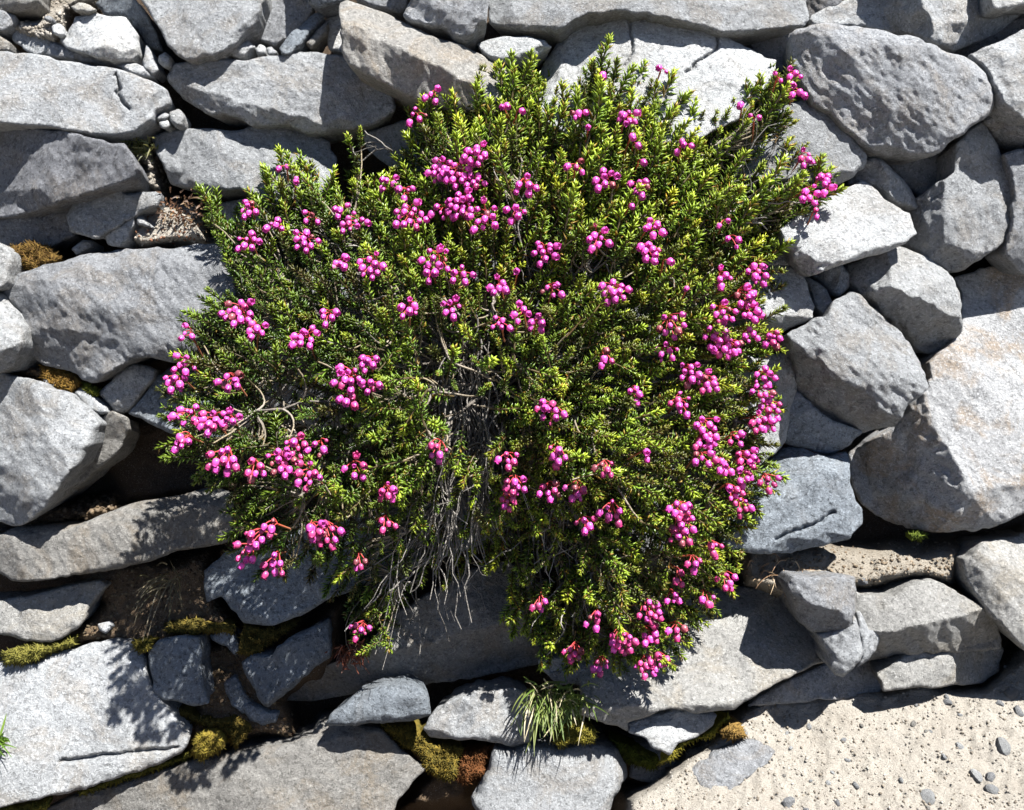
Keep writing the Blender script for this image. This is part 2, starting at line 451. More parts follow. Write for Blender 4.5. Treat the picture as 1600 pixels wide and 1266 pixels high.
def ground_w(x, y):
    w, _ = terrain(np.array([float(x)]), np.array([float(y)])); return float(w[0])

# ------------------------------------------------------------------ the stones
GRP = 'stones stacked in the dry rock slope'
def S(name, label, outline, w, gx=0., gy=0., f=(), m='L', thick=140, **kw):
    return rock(name, label, outline, w, gx, gy, f, m, thick, group=GRP, **kw)

# --- top left
S('rock', 'big pale grey block tapering downwards at the top edge, left of the long ridged stone', 'A 590,-90 1230,-90 1190,0 1165,90 1110,150 1065,195 985,235 870,268 800,255 755,205 720,130 660,40 620,-20', 20, -.05, .12, ['A 1010,225 1150,60 .9', 'A 700,60 800,250 .0'], 'L')
S('rock', 'white topped angular rock perched above the left end slabs', 'A 340,80 420,60 560,80 625,160 625,200 610,280 500,275 400,250 300,215 272,180 300,150 330,100', 28, 0, -.18, ['A 625,135 470,140 .95', 'A 480,140 390,205 .8', 'A 400,205 285,190 .9'], 'W', 80)
S('stone_slab', 'long flat slab at the left edge with a thin dark crack and pitted right end', 'A -140,235 0,230 100,240 200,255 350,280 500,305 600,330 690,370 745,405 765,440 750,475 690,500 680,540 600,590 520,605 400,600 250,575 0,550 -140,545', 28, -.03, .22, ['A 640,600 690,360 .5', 'A 690,365 100,235 .35'], 'L', cr=['A 520,335 535,400 528,425 550,455 575,490'], rough=.75)
S('rock', 'dark rough pointed rock at the left edge under the cracked flat slab', 'A -140,560 0,565 150,572 300,590 420,620 500,645 560,645 600,700 625,760 600,800 530,830 420,865 250,915 100,960 0,980 -140,1000', 36, .24, -.10, ['A 620,700 480,620 .9'], 'D', rough=1.25)
S('stone_slab', 'wide pale slab with a dark underside, half shaded by the long ridged stone', 'A 745,345 790,285 900,265 1100,268 1250,245 1400,230 1700,270 1760,400 1780,500 1700,550 1580,580 1450,600 1370,600 1290,560 1130,570 1070,530 1000,515 950,520 870,480 800,420', 18, -.02, .26, ['A 750,365 900,405 .8', 'A 870,395 1180,560 1.0', 'A 1280,560 1780,520 .7'], 'L', 90)
S('stone_slab', 'grey slab lying under the half shaded slab, its upper corner in shadow', 'A 680,610 780,580 900,575 1020,590 1180,560 1350,560 1480,640 1510,710 1500,800 1450,900 1300,920 1160,890 1060,850 950,870 850,850 770,830 740,760 700,680', 2, -.03, .26, ['A 800,770 1060,855 .8', 'A 1060,850 1160,885 .5'], 'L', 90)
S('rock', 'small broken rock resting on sand below the dark pointed rock', 'A 300,970 330,910 400,870 520,850 560,870 720,860 725,890 700,930 640,950 600,980 500,1030 450,1070 380,1070 320,1040', 8, .05, .12, ['A 600,985 720,890 .6', 'A 440,880 330,1000 .45'], 'L', 60)
S('rock', 'small grey lump wedged beneath the small broken rock', 'A 468,1060 520,1015 600,975 606,1010 570,1080 540,1115 490,1095', 4, 0, .1, ['A 480,1060 600,1000 .2'], 'L', 45)
S('stone_chip', 'thin white chip on the sand with reddish dry moss', 'A 605,968 640,970 686,1022 620,1012', 2, 0, .5, (), 'W', 20, rnd=4)
S('stone_chip', 'small round stone in the joint between the cracked slab and the shaded slab', 'A 762,505 800,485 836,520 826,575 790,578 762,545', 8, 0, .3, ['A 770,545 826,550 .5'], 'W', 35, rnd=6)
S('stone_chip', 'tiny pale chip beside the round stone in the slab joint', 'A 700,520 735,495 760,515 745,545 705,545', 2, 0, .3, (), 'W', 25, rnd=4)
S('stone_chip', 'tiny white chip just beneath the round stone in the slab joint', 'A 715,550 745,540 768,560 745,580 720,572', 2, 0, .4, (), 'W', 25, rnd=4)
S('stone_chip', 'upright pale chip leaning on the lower tip of the big tapering block', 'A 715,250 740,225 775,255 772,310 742,312 712,275', 4, 0, .15, ['A 715,280 770,290 .5'], 'L', 40, rnd=6)
S('stone_chip', 'slanted flat chip between the white topped rock and the tapering block', 'A 640,275 660,205 690,240 722,318 690,347 648,312', -2, .1, .2, ['A 650,300 690,345 .5'], 'L', 40, rnd=6)
S('stone_chip', 'low flat chip on the end of the cracked slab below the white topped rock', 'A 510,290 560,280 640,300 692,345 640,347 560,317', 2, 0, .45, ['A 515,300 690,345 .5'], 'W', 30, rnd=5)
S('rock', 'small pale rock in the shade right of the tapering block', 'A 1030,220 1070,190 1120,180 1148,210 1110,255 1070,268 1040,255', 0, -.1, .3, ['A 1040,235 1110,250 .6'], 'W', 50, rnd=7)
S('stone_chip', 'white pebble tucked under the tapering block beside the small pale rock', 'A 965,245 1010,222 1028,240 1020,262 975,264', -2, 0, .4, (), 'W', 25, rnd=5)
S('stone_chip', 'broken white bit behind the slate shards', 'A 1140,215 1165,195 1200,215 1195,245 1150,250', -20, 0, .4, (), 'W', 25, rnd=4)
S('stone_chip', 'grey bit on the ledge between small pale rock and slate shards', 'A 1195,215 1225,205 1250,235 1225,255 1200,248', -20, 0, .3, (), 'L', 25, rnd=4)
S('rock', 'blue grey rock sunk in shadow between white topped rock and tapering block', 'A 430,20 500,-40 610,-10 650,60 710,160 740,240 660,215 630,150 560,75 470,70', -30, .2, -.1, ['A 600,20 700,200 .5'], 'B', 80)
S('rock', 'dark recessed rock right of the tapering block at the top edge', 'A 1170,-60 1330,-40 1425,30 1360,130 1290,180 1230,205 1120,160 1150,60', -30, .15, -.1, ['A 1400,60 1250,200 .4'], 'G', 80)
S('stone_shard', 'leaning slate shard with a bright edge in the shaded hollow', 'A 1253,220 1300,155 1400,65 1445,45 1462,78 1385,168 1305,245 1262,250', -6, -.25, .3, ['A 1290,250 1460,85 .8'], 'B', 40, rnd=5)
S('stone_shard', 'shorter brownish shard beside the leaning slate shard', 'A 1372,195 1420,140 1475,95 1468,150 1392,228', -14, -.1, .2, (), 'T', 40, rnd=5)
S('rock', 'pale rock filling the corner behind the left end of the long ridged stone', 'A 1450,110 1480,50 1530,10 1580,30 1570,160 1560,250 1480,220', -40, 0, .3, (), 'W', 60)
S('rock', 'small flat rock at the top edge above the slate shards', 'A 1320,-80 1560,-80 1545,0 1470,30 1430,42 1390,15', 20, 0, -.05, ['A 1330,0 1545,0 .5'], 'B', 60)
S('rock', 'brownish grey rock in the top left corner', 'A -90,-90 190,-90 172,20 150,50 60,62 -90,40', -2, 0, -.05, ['A -20,30 170,10 .8'], 'T', 60)
S('rock', 'grey rock at the left edge beneath the brownish corner rock', 'A -90,30 0,40 70,70 82,110 40,142 -90,135', -4, .1, .05, ['A 30,140 60,80 .5'], 'G', 60)
S('rock', 'small reddish brown rock at the left edge above the cracked slab', 'A -90,160 0,160 50,190 42,228 -90,230', 0, .1, .0, (), 'T', 50)
S('stone_slab', 'low sandy slab half buried left of the white topped rock', 'A 60,125 150,100 245,115 232,185 245,235 160,250 62,180', -22, 0, .5, ['A 60,170 240,225 .4'], 'L', 50)
S('stone_slab', 'thin slab lying beneath the white topped rock', 'A 150,232 235,180 290,205 400,250 512,278 512,303 350,278 180,250', -12, 0, .1, ['A 150,232 510,290 .4'], 'G', 50, rnd=6)
S('stone_chip', 'tan flat chip lying on the sand at the top edge', 'A 315,30 350,12 405,25 440,45 400,62 340,55', 0, 0, .5, ['A 320,40 420,60 .5'], 'S', 20, rnd=5)
S('stone_chip', 'dark angular chip in the sandy corner', 'A 195,75 215,65 236,82 228,100 200,96', 0, 0, .2, (), 'G', 20, rnd=4)
S('stone_chip', 'pale lump in the sand beside the white topped rock', 'A 235,120 265,105 290,130 300,160 270,172 240,150', 0, 0, .35, (), 'W', 25, rnd=6)
S('rock', 'dark rock in the gap below the dark pointed rock', 'A -90,1030 150,950 330,890 320,1000 345,1060 200,1120 -90,1110', -44, .1, -.25, (), 'D', 60)
S('rock', 'white rock cut by the left edge beside the moss cushion', 'A -100,1050 0,1085 42,1130 50,1200 30,1270 D 0,88 -100,95', 40, -.05, .35, ['A 0,1240 50,1150 .6'], 'W')
S('rock', 'round white rock at the left edge with a brown broken foot', 'D -100,95 0,112 35,140 80,200 120,270 116,320 100,380 60,440 0,470 -100,475', 55, -.1, .35, ['D -60,380 110,340 1.3', 'D 30,460 100,330 .5'], 'W', rough=.8)
S('rock', 'large rough grey boulder with jagged face left of the bush', 'D 8,110 40,42 A 60,1240 200,1190 400,1140 620,1110 760,1118 900,1095 1010,1095 1040,1150 1060,1266 D 1060,120 960,180 900,270 880,340 870,405 780,418 680,406 600,402 540,440 480,480 440,512 400,512 370,500 350,470 300,450 200,430 130,400 105,370 122,270 85,200 40,150', 50, .12, -.08, ['A 1020,1180 620,1185 1.0', 'A 640,1190 60,1290 .9', 'D 120,330 480,330 .3', 'D 470,310 860,390 .35'], 'G', rough=1.35, thick=130)

# --- top middle
S('rock', 'long ridged stone with a bright white upper edge and brown grey scooped face', 'B 15,10 45,0 90,15 200,50 330,110 450,170 560,200 640,240 720,285 800,320 792,380 765,440 680,480 590,500 500,490 430,470 330,440 260,400 210,370 130,340 60,300 35,250 18,150', 74, .12, -.34, ['B 800,430 470,280 1.35', 'B 480,285 250,195 1.3', 'B 260,200 15,78 1.1', 'B 60,300 260,400 .7'], 'T', 120, rough=1.1)
S('rock', 'dark grey rock pointing down at the top edge, right of the long ridged stone', 'B 300,70 335,0 330,-90 690,-90 687,0 672,110 620,150 570,195 540,182 500,145 420,112 340,97', 52, .12, -.15, ['B 300,60 560,150 .7', 'B 560,200 690,60 .5'], 'G', 110, rough=1.2)
S('rock', 'small lens shaped stone wedged under the top slabs', 'B 635,200 680,180 760,165 860,165 940,185 972,212 930,245 860,285 790,300 720,285 660,250', 26, 0, .45, ['B 635,225 760,262 1.2', 'B 740,265 970,205 1.2'], 'W', 60)
S('rock', 'broad bluish white boulder spanning the top edge above the cracked white rock', 'B 675,-100 688,60 690,110 850,140 1000,142 1060,92 1130,62 1300,50 1500,80 C 0,90 150,120 220,145 300,152 400,140 520,132 600,118 614,92 606,20 595,-100', 46, -.02, .28, ['B 690,98 1010,128 1.1', 'C 290,137 600,110 1.2', 'B 760,-90 820,80 .4'], 'L', 120, rough=.9)
S('rock', 'big sunlit white rock with a thin dark crack above the bush', 'B 1058,98 1110,65 1300,45 1480,85 C 30,95 130,120 215,160 300,190 420,260 465,270 462,330 425,400 390,450 300,540 120,620 -100,660 B 1100,640 950,560 885,480 892,420 905,330 950,250 1000,180', 38, -.02, .40, ['B 1060,98 965,420 1.5', 'C 300,520 465,320 .9'], 'W', 130, cr=['B 1308,50 1322,100 1315,130 1335,190 1335,240 1300,300', 'C 205,150 205,215 150,255 60,330'], rough=.85)
S('rock', 'small dark rock in the gap right of the cracked white rock', 'C 330,120 440,110 560,110 560,260 530,320 470,330 380,270', -46, .1, .0, ['C 450,240 450,330 .4'], 'G', 60)
S('rock', 'grey flat rock in the dark gap above the ridge of the long ridged stone', 'B 100,-90 340,-60 325,20 300,70 215,45 90,0', -10, 0, .1, ['B 110,0 300,50 .6'], 'G', 80)
S('rock', 'added dark filler rock for the shadow deep in the gap at the right edge below the upper right boulder', 'C 1240,250 1500,90 1720,20 1720,220 1480,260 1340,300', -66, .15, -.2, (), 'D', 60)  # added rock: dark filler so the gap reads as black shade
S('rock', 'added dark filler rock for the shadow in the gap at the top edge above the rounded dark boulder', 'C 585,-60 800,-60 760,20 640,130 600,100', -66, .15, -.2, (), 'D', 60)  # added like the one above, its dark stone stands in for deep shadow
# --- top right
S('rock', 'upper right boulder with a shaded left face and a bright right face', 'C 612,95 625,70 700,30 800,-10 900,-90 1450,-90 1720,-90 1720,-20 1600,48 1500,122 1400,180 1262,234 1170,187 1050,150 980,147 850,118 640,112', 4, -.22, .22, ['C 1180,140 1590,40 .95', 'C 1095,-90 1180,150 1.5'], 'L', 110)
S('rock', 'small white rock in the top right corner', 'C 1400,-90 1700,-90 1700,0 1560,25 1500,50 1440,35', 30, 0, .4, ['C 1420,20 1600,15 .7'], 'W', 60)
S('rock', 'largest rounded dark grey boulder at the upper right with a paler rim', 'C 514,165 560,130 680,103 830,118 970,145 1100,170 1240,235 1330,255 1400,320 1440,390 1452,470 1400,540 1310,600 1240,650 1190,702 1060,708 900,697 860,650 800,600 700,510 620,460 595,410 570,350 540,300 520,230', 50, .06, .0, ['C 1440,380 1200,235 .7', 'C 1240,240 960,160 .55', 'C 960,165 520,160 .45', 'C 545,150 560,330 .6', 'C 860,655 1190,690 1.4', 'C 1190,700 1450,480 .5'], 'G', 130, rough=1.1, rnd=5)
S('rock', 'pale rock cut by the right edge beside the rounded dark boulder', 'C 1325,245 1450,195 1582,130 1720,90 1720,530 1582,545 1490,470 1450,385 1400,300', 44, .0, .2, ['C 1360,260 1490,470 .9', 'C 1480,460 1720,470 .7'], 'L')
S('rock', 'shaded low rock at the right edge under the pale edge rock', 'C 1405,545 1490,478 1580,512 1720,500 1720,640 1582,660 1470,640', 8, .1, -.2, ['C 1420,560 1600,580 .9'], 'G', 90)
S('rock', 'narrow pale rock at the right edge beside the two faced boulder', 'C 1480,690 1582,665 1720,640 1720,1240 1582,1230 1500,1150 1520,1000 1540,880 1520,780', 0, .1, .0, ['C 1500,1100 1590,980 .6'], 'G', 90)
S('rock', 'grey brown rock against the right flank of the bush under the rounded boulder', 'C 470,470 600,453 680,490 760,560 840,640 882,700 866,755 800,800 700,845 640,850 480,820 300,800 220,640 350,540', 24, -.08, .10, ['C 690,490 500,475 .7', 'C 480,805 700,790 1.0', 'C 680,790 880,735 1.1'], 'L', 100)
S('rock', 'small three cornered rock with a bright tip above the white block', 'C 860,715 900,700 955,720 1030,790 1072,850 1122,942 1100,948 1010,912 930,852 870,825 790,825', 6, -.45, .2, ['C 950,720 1000,900 1.1', 'C 930,850 1110,940 .6'], 'L', 70, rnd=6)
S('rock', 'large two faced boulder at the right with a tan shaded left side', 'C 1000,910 1100,890 1200,820 1270,770 1270,660 1330,590 1397,538 1432,600 1480,690 1530,760 1566,870 1550,960 1500,1080 1420,1150 1290,1222 1230,1217 1100,1135 1030,1090 1080,1050 1040,960', 6, -.10, .04, ['C 1222,800 1212,1130 1.0', 'C 1200,1090 1420,1140 .7', 'C 1430,1150 1560,880 .6'], 'L', 130, rough=1.1)
S('rock', 'dark recessed rock in the shade under the rounded dark boulder', 'C 940,700 1180,690 1290,640 1300,780 1210,850 1110,895 1060,840 1010,780', -60, .1, -.1, (), 'G', 60)
S('rock', 'brilliant white block right of the bush with dappled pits', 'C 485,1030 580,960 690,880 860,815 922,850 1000,930 1062,960 1102,1050 1050,1092 960,1132 800,1182 700,1217 620,1237 578,1215 540,1150 505,1090', 50, -.05, .48, ['C 500,1085 670,1190 1.3', 'C 660,1195 1100,1060 1.3'], 'W', 110, rough=1.1)
S('rock', 'pale block with a brown lower face hugging the right side of the bush', 'C 415,1050 490,1040 560,1200 E 425,-10 575,0 612,80 637,170 632,220 560,262 480,292 380,303 280,330 180,340 80,290 100,150 250,-20 330,-150', 22, -.05, .5, ['E 250,190 400,203 1.3', 'E 390,200 640,240 1.25'], 'W', 110)
S('rock', 'small wedge of grey stone between the pale block and the tilted boulder', 'E 575,20 622,40 692,90 727,160 717,212 680,212 640,180 620,110', -6, 0, .35, ['E 690,90 700,210 .5'], 'L', 60, rnd=6)
S('rock', 'small half white stone in the gap under the white block', 'E 620,25 700,-5 765,-20 803,30 800,85 750,127 720,125 680,80', -16, -.2, .0, ['E 755,-10 765,125 1.3'], 'W', 60, rnd=6)
S('rock', 'two toned block with white top and purple grey underside left of the huge boulder', 'C 760,1200 900,1150 985,1110 1035,1112 1150,1160 1242,1222 1275,1270 E 1302,150 1308,250 1292,290 1240,350 1200,387 1150,387 1100,362 1030,292 980,232 900,150 850,110 805,60 790,0', 34, -.22, .36, ['E 970,-60 985,110 1.2', 'E 965,88 1120,150 1.5', 'E 1090,138 1300,268 1.45'], 'W', 120)
S('rock', 'tilted angular boulder with chipped light face and black speckled underside', 'E 515,292 610,235 700,210 730,150 800,100 852,120 910,190 1000,260 1062,330 1112,420 1162,530 1062,622 1010,702 870,738 700,692 600,612 558,560 555,400 528,330', 58, -.12, .30, ['E 525,345 730,455 1.35', 'E 715,445 870,575 1.4', 'E 855,560 1015,660 1.4', 'E 690,215 800,480 .25', 'E 920,450 1160,480 .35', 'E 610,235 530,320 .3'], 'L', 120, rough=1.6)
S('rock', 'blue shadowed stone directly beneath the tilted boulder', 'E 500,600 560,540 700,670 860,730 800,792 712,842 600,812 505,785', -8, .05, -.1, ['E 520,760 800,790 .4'], 'B', 80)
S('rock', 'upright stone with a brown side edge touching the flowers on the right', 'E 340,400 470,380 540,365 570,410 562,560 532,640 512,780 462,832 382,892 300,920 220,800 220,500', 10, -.08, .12, ['E 520,560 545,380 .9', 'E 385,890 530,540 .8'], 'L', 90)
S('stone_chip', 'small white stone behind the right hand flowers', 'E 285,400 330,385 362,405 355,435 300,440', 10, 0, .4, (), 'W', 40, rnd=6)
S('stone_slab', 'blue grey squared slab with a white chipped top below the tilted boulder', 'E 100,1190 180,1050 280,960 420,880 445,845 520,790 712,846 782,818 806,870 802,960 822,1040 857,1082 852,1150 802,1212 680,1252 560,1268 420,1290 330,1272 200,1260', 34, -.06, .16, ['E 700,905 400,925 1.2', 'E 800,840 690,910 .7', 'E 790,1100 770,930 .5', 'E 300,1260 800,1190 .8'], 'B', 120, cr=['E 470,1210 540,1180 640,1150 730,1090'])
S('rock', 'huge boulder at the right edge with an ochre stained side and shaded lower left face', 'E 790,830 1000,710 1080,610 1155,530 1165,420 1235,350 1295,270 1305,180 1300,100 1270,40 1375,0 C 1440,1200 1582,1178 1760,1160 E 1760,1070 1582,1102 1500,1142 1380,1177 1200,1182 1060,1167 960,1132 850,1062 808,980', -4, -.10, .30, ['E 1125,560 1345,1030 .95', 'E 1000,1075 1360,1010 .55', 'E 1340,1010 1600,1105 .9'], 'O', 160, rough=.9)
# --- lower right
S('rock', 'sandy rock cut by the right edge with a bright slanting top', 'H 1318,145 1400,60 1582,20 1720,0 1720,600 1620,580 1540,500 1470,430 1385,335 1312,235', 28, .12, .12, ['H 1600,250 1325,70 1.1', 'H 1320,225 1560,540 .5'], 'S', 110)
S('stone_slab', 'pale ledge stone overhanging the path with soil on its back edge', 'H 815,275 860,300 1000,305 1090,240 1150,225 1220,250 1300,290 1400,350 1470,410 1480,540 1400,552 1240,557 1100,562 1000,572 880,592 850,602 825,500 805,380', 42, -.02, .68, ['H 830,500 950,470 1.5', 'H 940,475 1100,512 1.6', 'H 1080,512 1190,462 1.6', 'H 1170,462 1480,475 1.7'], 'S', 100)
S('rock', 'squared grey block standing on the long pale slab and casting a pointed shadow', 'H 513,257 547,212 700,212 827,212 824,300 817,380 802,472 720,472 620,467 570,422 545,332', 80, -.12, .26, ['H 645,335 815,395 1.1', 'H 560,245 650,470 .9'], 'G', 110, rnd=5)
S('rock', 'pointed stone hanging tip down below the squared grey block', 'H 650,470 720,455 802,440 816,380 838,450 862,550 822,622 770,667 732,652 700,602 680,532', 64, -.2, .1, ['H 790,480 730,640 .7', 'H 700,590 830,600 .5'], 'L', 90, rnd=6)
S('rock', 'small wedge between the pointed stone and the pale ledge', 'H 812,345 850,380 885,455 945,440 932,520 882,592 832,627 850,560 835,450', 48, -.05, .2, ['H 850,380 830,600 .7', 'H 870,540 950,450 .5'], 'L', 80, rnd=6)
S('stone_slab', 'long sandy slab sloping from under the bush towards the path', 'G 1090,840 1100,700 1080,560 1000,400 1250,250 1500,280 H 50,250 150,270 300,258 450,262 512,320 600,420 642,480 692,600 650,612 500,682 360,762 280,812 100,830 0,808 G 1500,812 1310,872 1310,918 1250,888 1200,868', 12, -.02, .62, ['G 1100,800 1310,895 1.0', 'H 0,795 280,790 1.0', 'H 270,795 690,590 1.2'], 'S', 120, rough=.8)
S('rock', 'white broken chunk under the lower edge of the long sandy slab', 'G 1305,872 1500,818 H 0,806 200,835 190,882 120,937 30,967 G 1500,1017 1440,992 1380,942 1312,918', 44, 0, .5, ['G 1310,915 1440,990 .8', 'H 0,960 190,880 .6'], 'W', 70)
S('stone_slab', 'tan slab leaning in the shade beneath the overhanging ledge', 'H 925,660 1060,555 1250,540 1490,530 1470,640 1400,692 1200,712 1050,722 952,732', -2, -.10, .35, ['H 1060,715 1250,570 .5'], 'S', 80)
S('rock', 'dark stone in the deep shade below the hanging pointed stone', 'H 330,800 480,700 700,600 900,580 960,640 930,760 700,770 470,790', -30, 0, .3, (), 'G', 60)
S('rock', 'flat grey rock sunk in the sandy path near the bottom', 'H 70,1090 200,1000 300,948 400,958 468,1000 432,1062 300,1152 240,1212 222,1245 120,1215 88,1135', 50, -.02, .78, ['H 80,1090 225,1240 .9', 'H 240,1215 465,1010 .5'], 'G', 70, rough=1.2)
S('rock', 'grey stone in shade at the mossy foot of the long sandy slab', 'G 1270,960 1320,1060 1310,1120 1560,1180 1590,1110 1500,1020 1380,960', -40, 0, .2, (), 'L', 60)

# --- lower middle and left
S('rock', 'smooth light grey block at the bottom edge below the grass tuft', 'G 608,1212 680,1080 710,990 760,1002 870,972 940,977 1030,967 1150,947 1262,990 1312,1062 1300,1125 1232,1262 1200,1340 690,1350 630,1262', 36, -.02, .26, ['G 1282,1140 1258,985 .9', 'G 1220,1280 1290,1110 .6', 'G 1000,985 710,1010 .5'], 'L', 110, rough=.55, rnd=14)
S('rock', 'grey stone dappled with sun left of the grass tuft', 'G 388,902 430,840 520,770 640,730 800,715 880,750 900,880 880,962 780,977 650,947 540,952 420,937', 22, -.05, .1, ['G 390,915 880,945 .9', 'G 600,740 420,850 .5'], 'L', 80)
S('stone_shard', 'blue grey shard with sunlit streaks above the bottom slabs', 'G -45,880 -20,830 80,750 200,710 300,683 400,720 417,760 427,840 330,867 200,872 100,887 -40,885', 40, .05, .12, ['G -40,860 420,840 .6', 'G 420,740 300,690 .4'], 'B', 60, rnd=6)
S('stone_slab', 'long dark slab beneath the bush with a tan front edge', 'G -262,772 -232,690 0,600 150,520 240,400 400,300 600,180 780,150 900,220 1000,380 1060,500 1010,590 850,622 650,672 450,692 200,722 0,757 -100,777', -6, 0, .30, ['G -250,650 0,612 1.3', 'G -10,612 300,535 1.25', 'G 280,540 700,520 1.2', 'G 680,520 1050,490 1.1'], 'T', 100)
S('stone_slab', 'shaded blue grey slab on the left of the dark slab beneath the bush', 'F 913,192 1000,120 1100,50 1300,-20 1582,-60 G 300,-120 650,-140 800,-60 740,40 650,70 400,160 150,255 0,302 F 1450,335 1350,392 1220,437 1100,422 1040,362 1000,302 932,332', -4, .03, .22, ['F 1000,300 1220,420 .8', 'F 1210,425 1582,265 .8'], 'B', 80)
S('stone_slab', 'speckled blue grey slab tilted on edge among the mossy soil', 'F 1083,600 1130,565 1220,567 1290,490 1400,440 1482,400 1492,577 1420,622 1330,702 1202,807 1150,752 1110,672', 14, -.02, .15, ['F 1190,800 1490,570 1.0'], 'B', 60, rnd=6)
S('stone_slab', 'small squarish blue grey slab beside the large dappled slab', 'F 668,562 720,500 800,483 890,490 902,540 907,622 922,722 942,790 870,802 770,777 730,772 690,732 680,642', 2, -.02, .12, (), 'B', 60, rough=.7)
S('stone_slab', 'large flat slab at the left edge dappled by the bush shadow', 'F -120,645 0,610 150,600 270,560 400,520 500,495 590,493 622,520 652,600 682,722 760,822 857,932 822,1012 700,1062 560,1112 430,1152 350,1182 250,1202 0,1252 -120,1265', 10, -.03, .26, ['F 250,580 0,625 .5', 'F 340,1170 850,985 .6'], 'L', 110, rough=.6, cr=['F 270,1045 450,1020 620,1000 800,985'])
S('stone_slab', 'flat shadow fringed slab at the left edge above the mossy joint', 'F -120,335 0,325 150,298 300,258 440,233 475,258 425,322 382,402 342,452 262,502 200,517 100,502 0,470 -120,470', -10, -.02, .38, ['F 0,470 340,440 .4'], 'S', 90, rough=.7)
S('stone_slab', 'long low slab in shade below the dark hollow at the left', 'D -120,1215 0,1195 100,1155 350,1150 500,1090 600,1050 800,1020 950,980 1030,1000 1050,1100 1050,1200 F 1030,60 900,88 800,98 700,142 550,182 400,202 250,222 130,242 50,232 0,202 -120,210', 14, .02, .20, ['D 520,1140 60,1215 .8', 'F 150,240 900,75 .7', 'F 60,60 130,240 .35'], 'T', 100)
S('rock', 'wide tan brown slab across the bottom edge streaked by shadow', 'F 60,1400 180,1265 350,1195 500,1155 700,1095 900,1035 1100,1002 1280,968 1400,935 1430,872 1582,868 G 100,880 200,902 300,1002 402,1082 332,1152 272,1232 200,1400', 12, -.02, .34, ['F 1280,1000 340,1215 .6', 'G 410,1080 260,960 .4', 'G 200,1330 400,1080 .7'], 'T', 110, rough=.7)
S('rock', 'light grey angular boulder at the left edge with a pale ridge', 'D -120,470 0,468 150,500 300,560 370,600 430,650 452,700 412,800 332,900 252,1012 172,1092 102,1157 40,1147 0,1140 -120,1130', 58, -.04, .22, ['D 120,1160 455,690 .9', 'D -20,700 190,990 .55', 'D 130,930 110,1150 .35'], 'L', 130)
S('rock', 'shaded slanting stone behind the angular boulder at the left', 'D 440,680 500,640 570,668 582,722 532,822 462,892 252,1052 182,1092 150,1110 250,980 400,800', -14, .3, -.3, (), 'T', 70)
S('rock', 'little grey stone touching the small moss patch at the left', 'D 333,552 360,528 440,570 480,620 492,652 450,662 390,642 360,602', 8, .05, .2, ['D 360,600 480,655 .6'], 'L', 50, rnd=6)
S('rock', 'small sun flecked stone wedged under the rough grey boulder', 'D 443,560 500,500 600,415 705,450 692,492 642,572 582,632 550,662 510,652 480,602', 4, -.02, .22, ['D 600,430 640,570 -.5', 'D 480,600 640,560 .4'], 'L', 60, rnd=6)
S('stone_slab', 'blue shaded slab dappled with light at the left foot of the bush', 'D 573,652 640,580 700,490 760,440 900,440 1040,540 1080,680 1040,780 950,775 860,772 800,752 700,707', -2, 0, .2, ['D 570,655 960,770 1.0'], 'B', 60)
S('rock', 'shaded rock in the dark gap behind the upper left twigs', 'B 110,600 300,545 450,490 580,560 560,720 480,790 250,760 150,680', -50, 0, -.05, (), 'G', 60)
S('rock', 'dark rounded stone sunk in the shaded soil at lower left', 'F 938,475 1000,455 1060,480 1102,550 1060,572 1020,540 950,500', -28, 0, .2, (), 'B', 40, rnd=6)
S('stone_chip', 'small bluish stone on the mossy soil under the tilted speckled slab', 'F 1080,790 1120,770 1200,812 1257,822 1240,872 1182,887 1120,862', -22, 0, .3, (), 'B', 40, rnd=6)
S('rock', 'buried stone end showing through the soil left of the tilted speckled slab', 'F 1000,690 1060,650 1100,740 1140,800 1090,830 1040,790', -34, 0, .2, (), 'B', 40)
S('stone_chip', 'tiny pale stone on the dark soil by the left slab', 'F 443,432 480,425 500,442 475,468 448,458', -20, 0, .3, (), 'L', 25, rnd=4)
S('stone_chip', 'little white pebble lying on the orange moss at the left', 'D 193,492 215,482 247,512 235,532 205,528', 2, 0, .4, (), 'W', 25, rnd=4)
S('stone_chip', 'small stone half under the shaded slab at the left foot of the moss cushion', 'A 320,1120 370,1075 415,1085 420,1110 340,1150', -14, 0, .2, (), 'L', 40, rnd=6)
S('rock', 'grey stone beneath the lowest sprays beside the grass tuft', 'G 905,592 1000,570 1062,602 1050,650 960,660 915,632', -2, .05, .1, (), 'L', 50)
S('rock', 'shaded stone under the lowest flowers at the edge of the sandy slab', 'G 940,650 1050,620 1150,590 1165,650 1100,700 1000,700', 6, .1, .0, (), 'G', 60)
S('rock', 'shaded pale rock showing between the stems on the left of the bush', 'A 960,920 1100,890 1240,880 1270,960 1180,1010 1020,1000', -20, 0, .2, (), 'L', 50)
S('rock', 'broad rock in the gap under the left shoulder of the bush', 'P 340,420 470,380 600,330 700,420 690,620 560,700 420,640 350,560', -60, 0, .15, (), 'G', 60, step=6)
S('rock', 'broad rock behind the middle stems of the bush', 'P 680,330 900,260 1100,330 1130,560 1000,720 760,700 660,560', -50, 0, .2, (), 'G', 60, step=7)
S('rock', 'grey rock under the right hand stems of the bush', 'P 960,650 1080,600 1180,660 1170,820 1060,900 930,860', -30, 0, .2, (), 'G', 60, step=6)

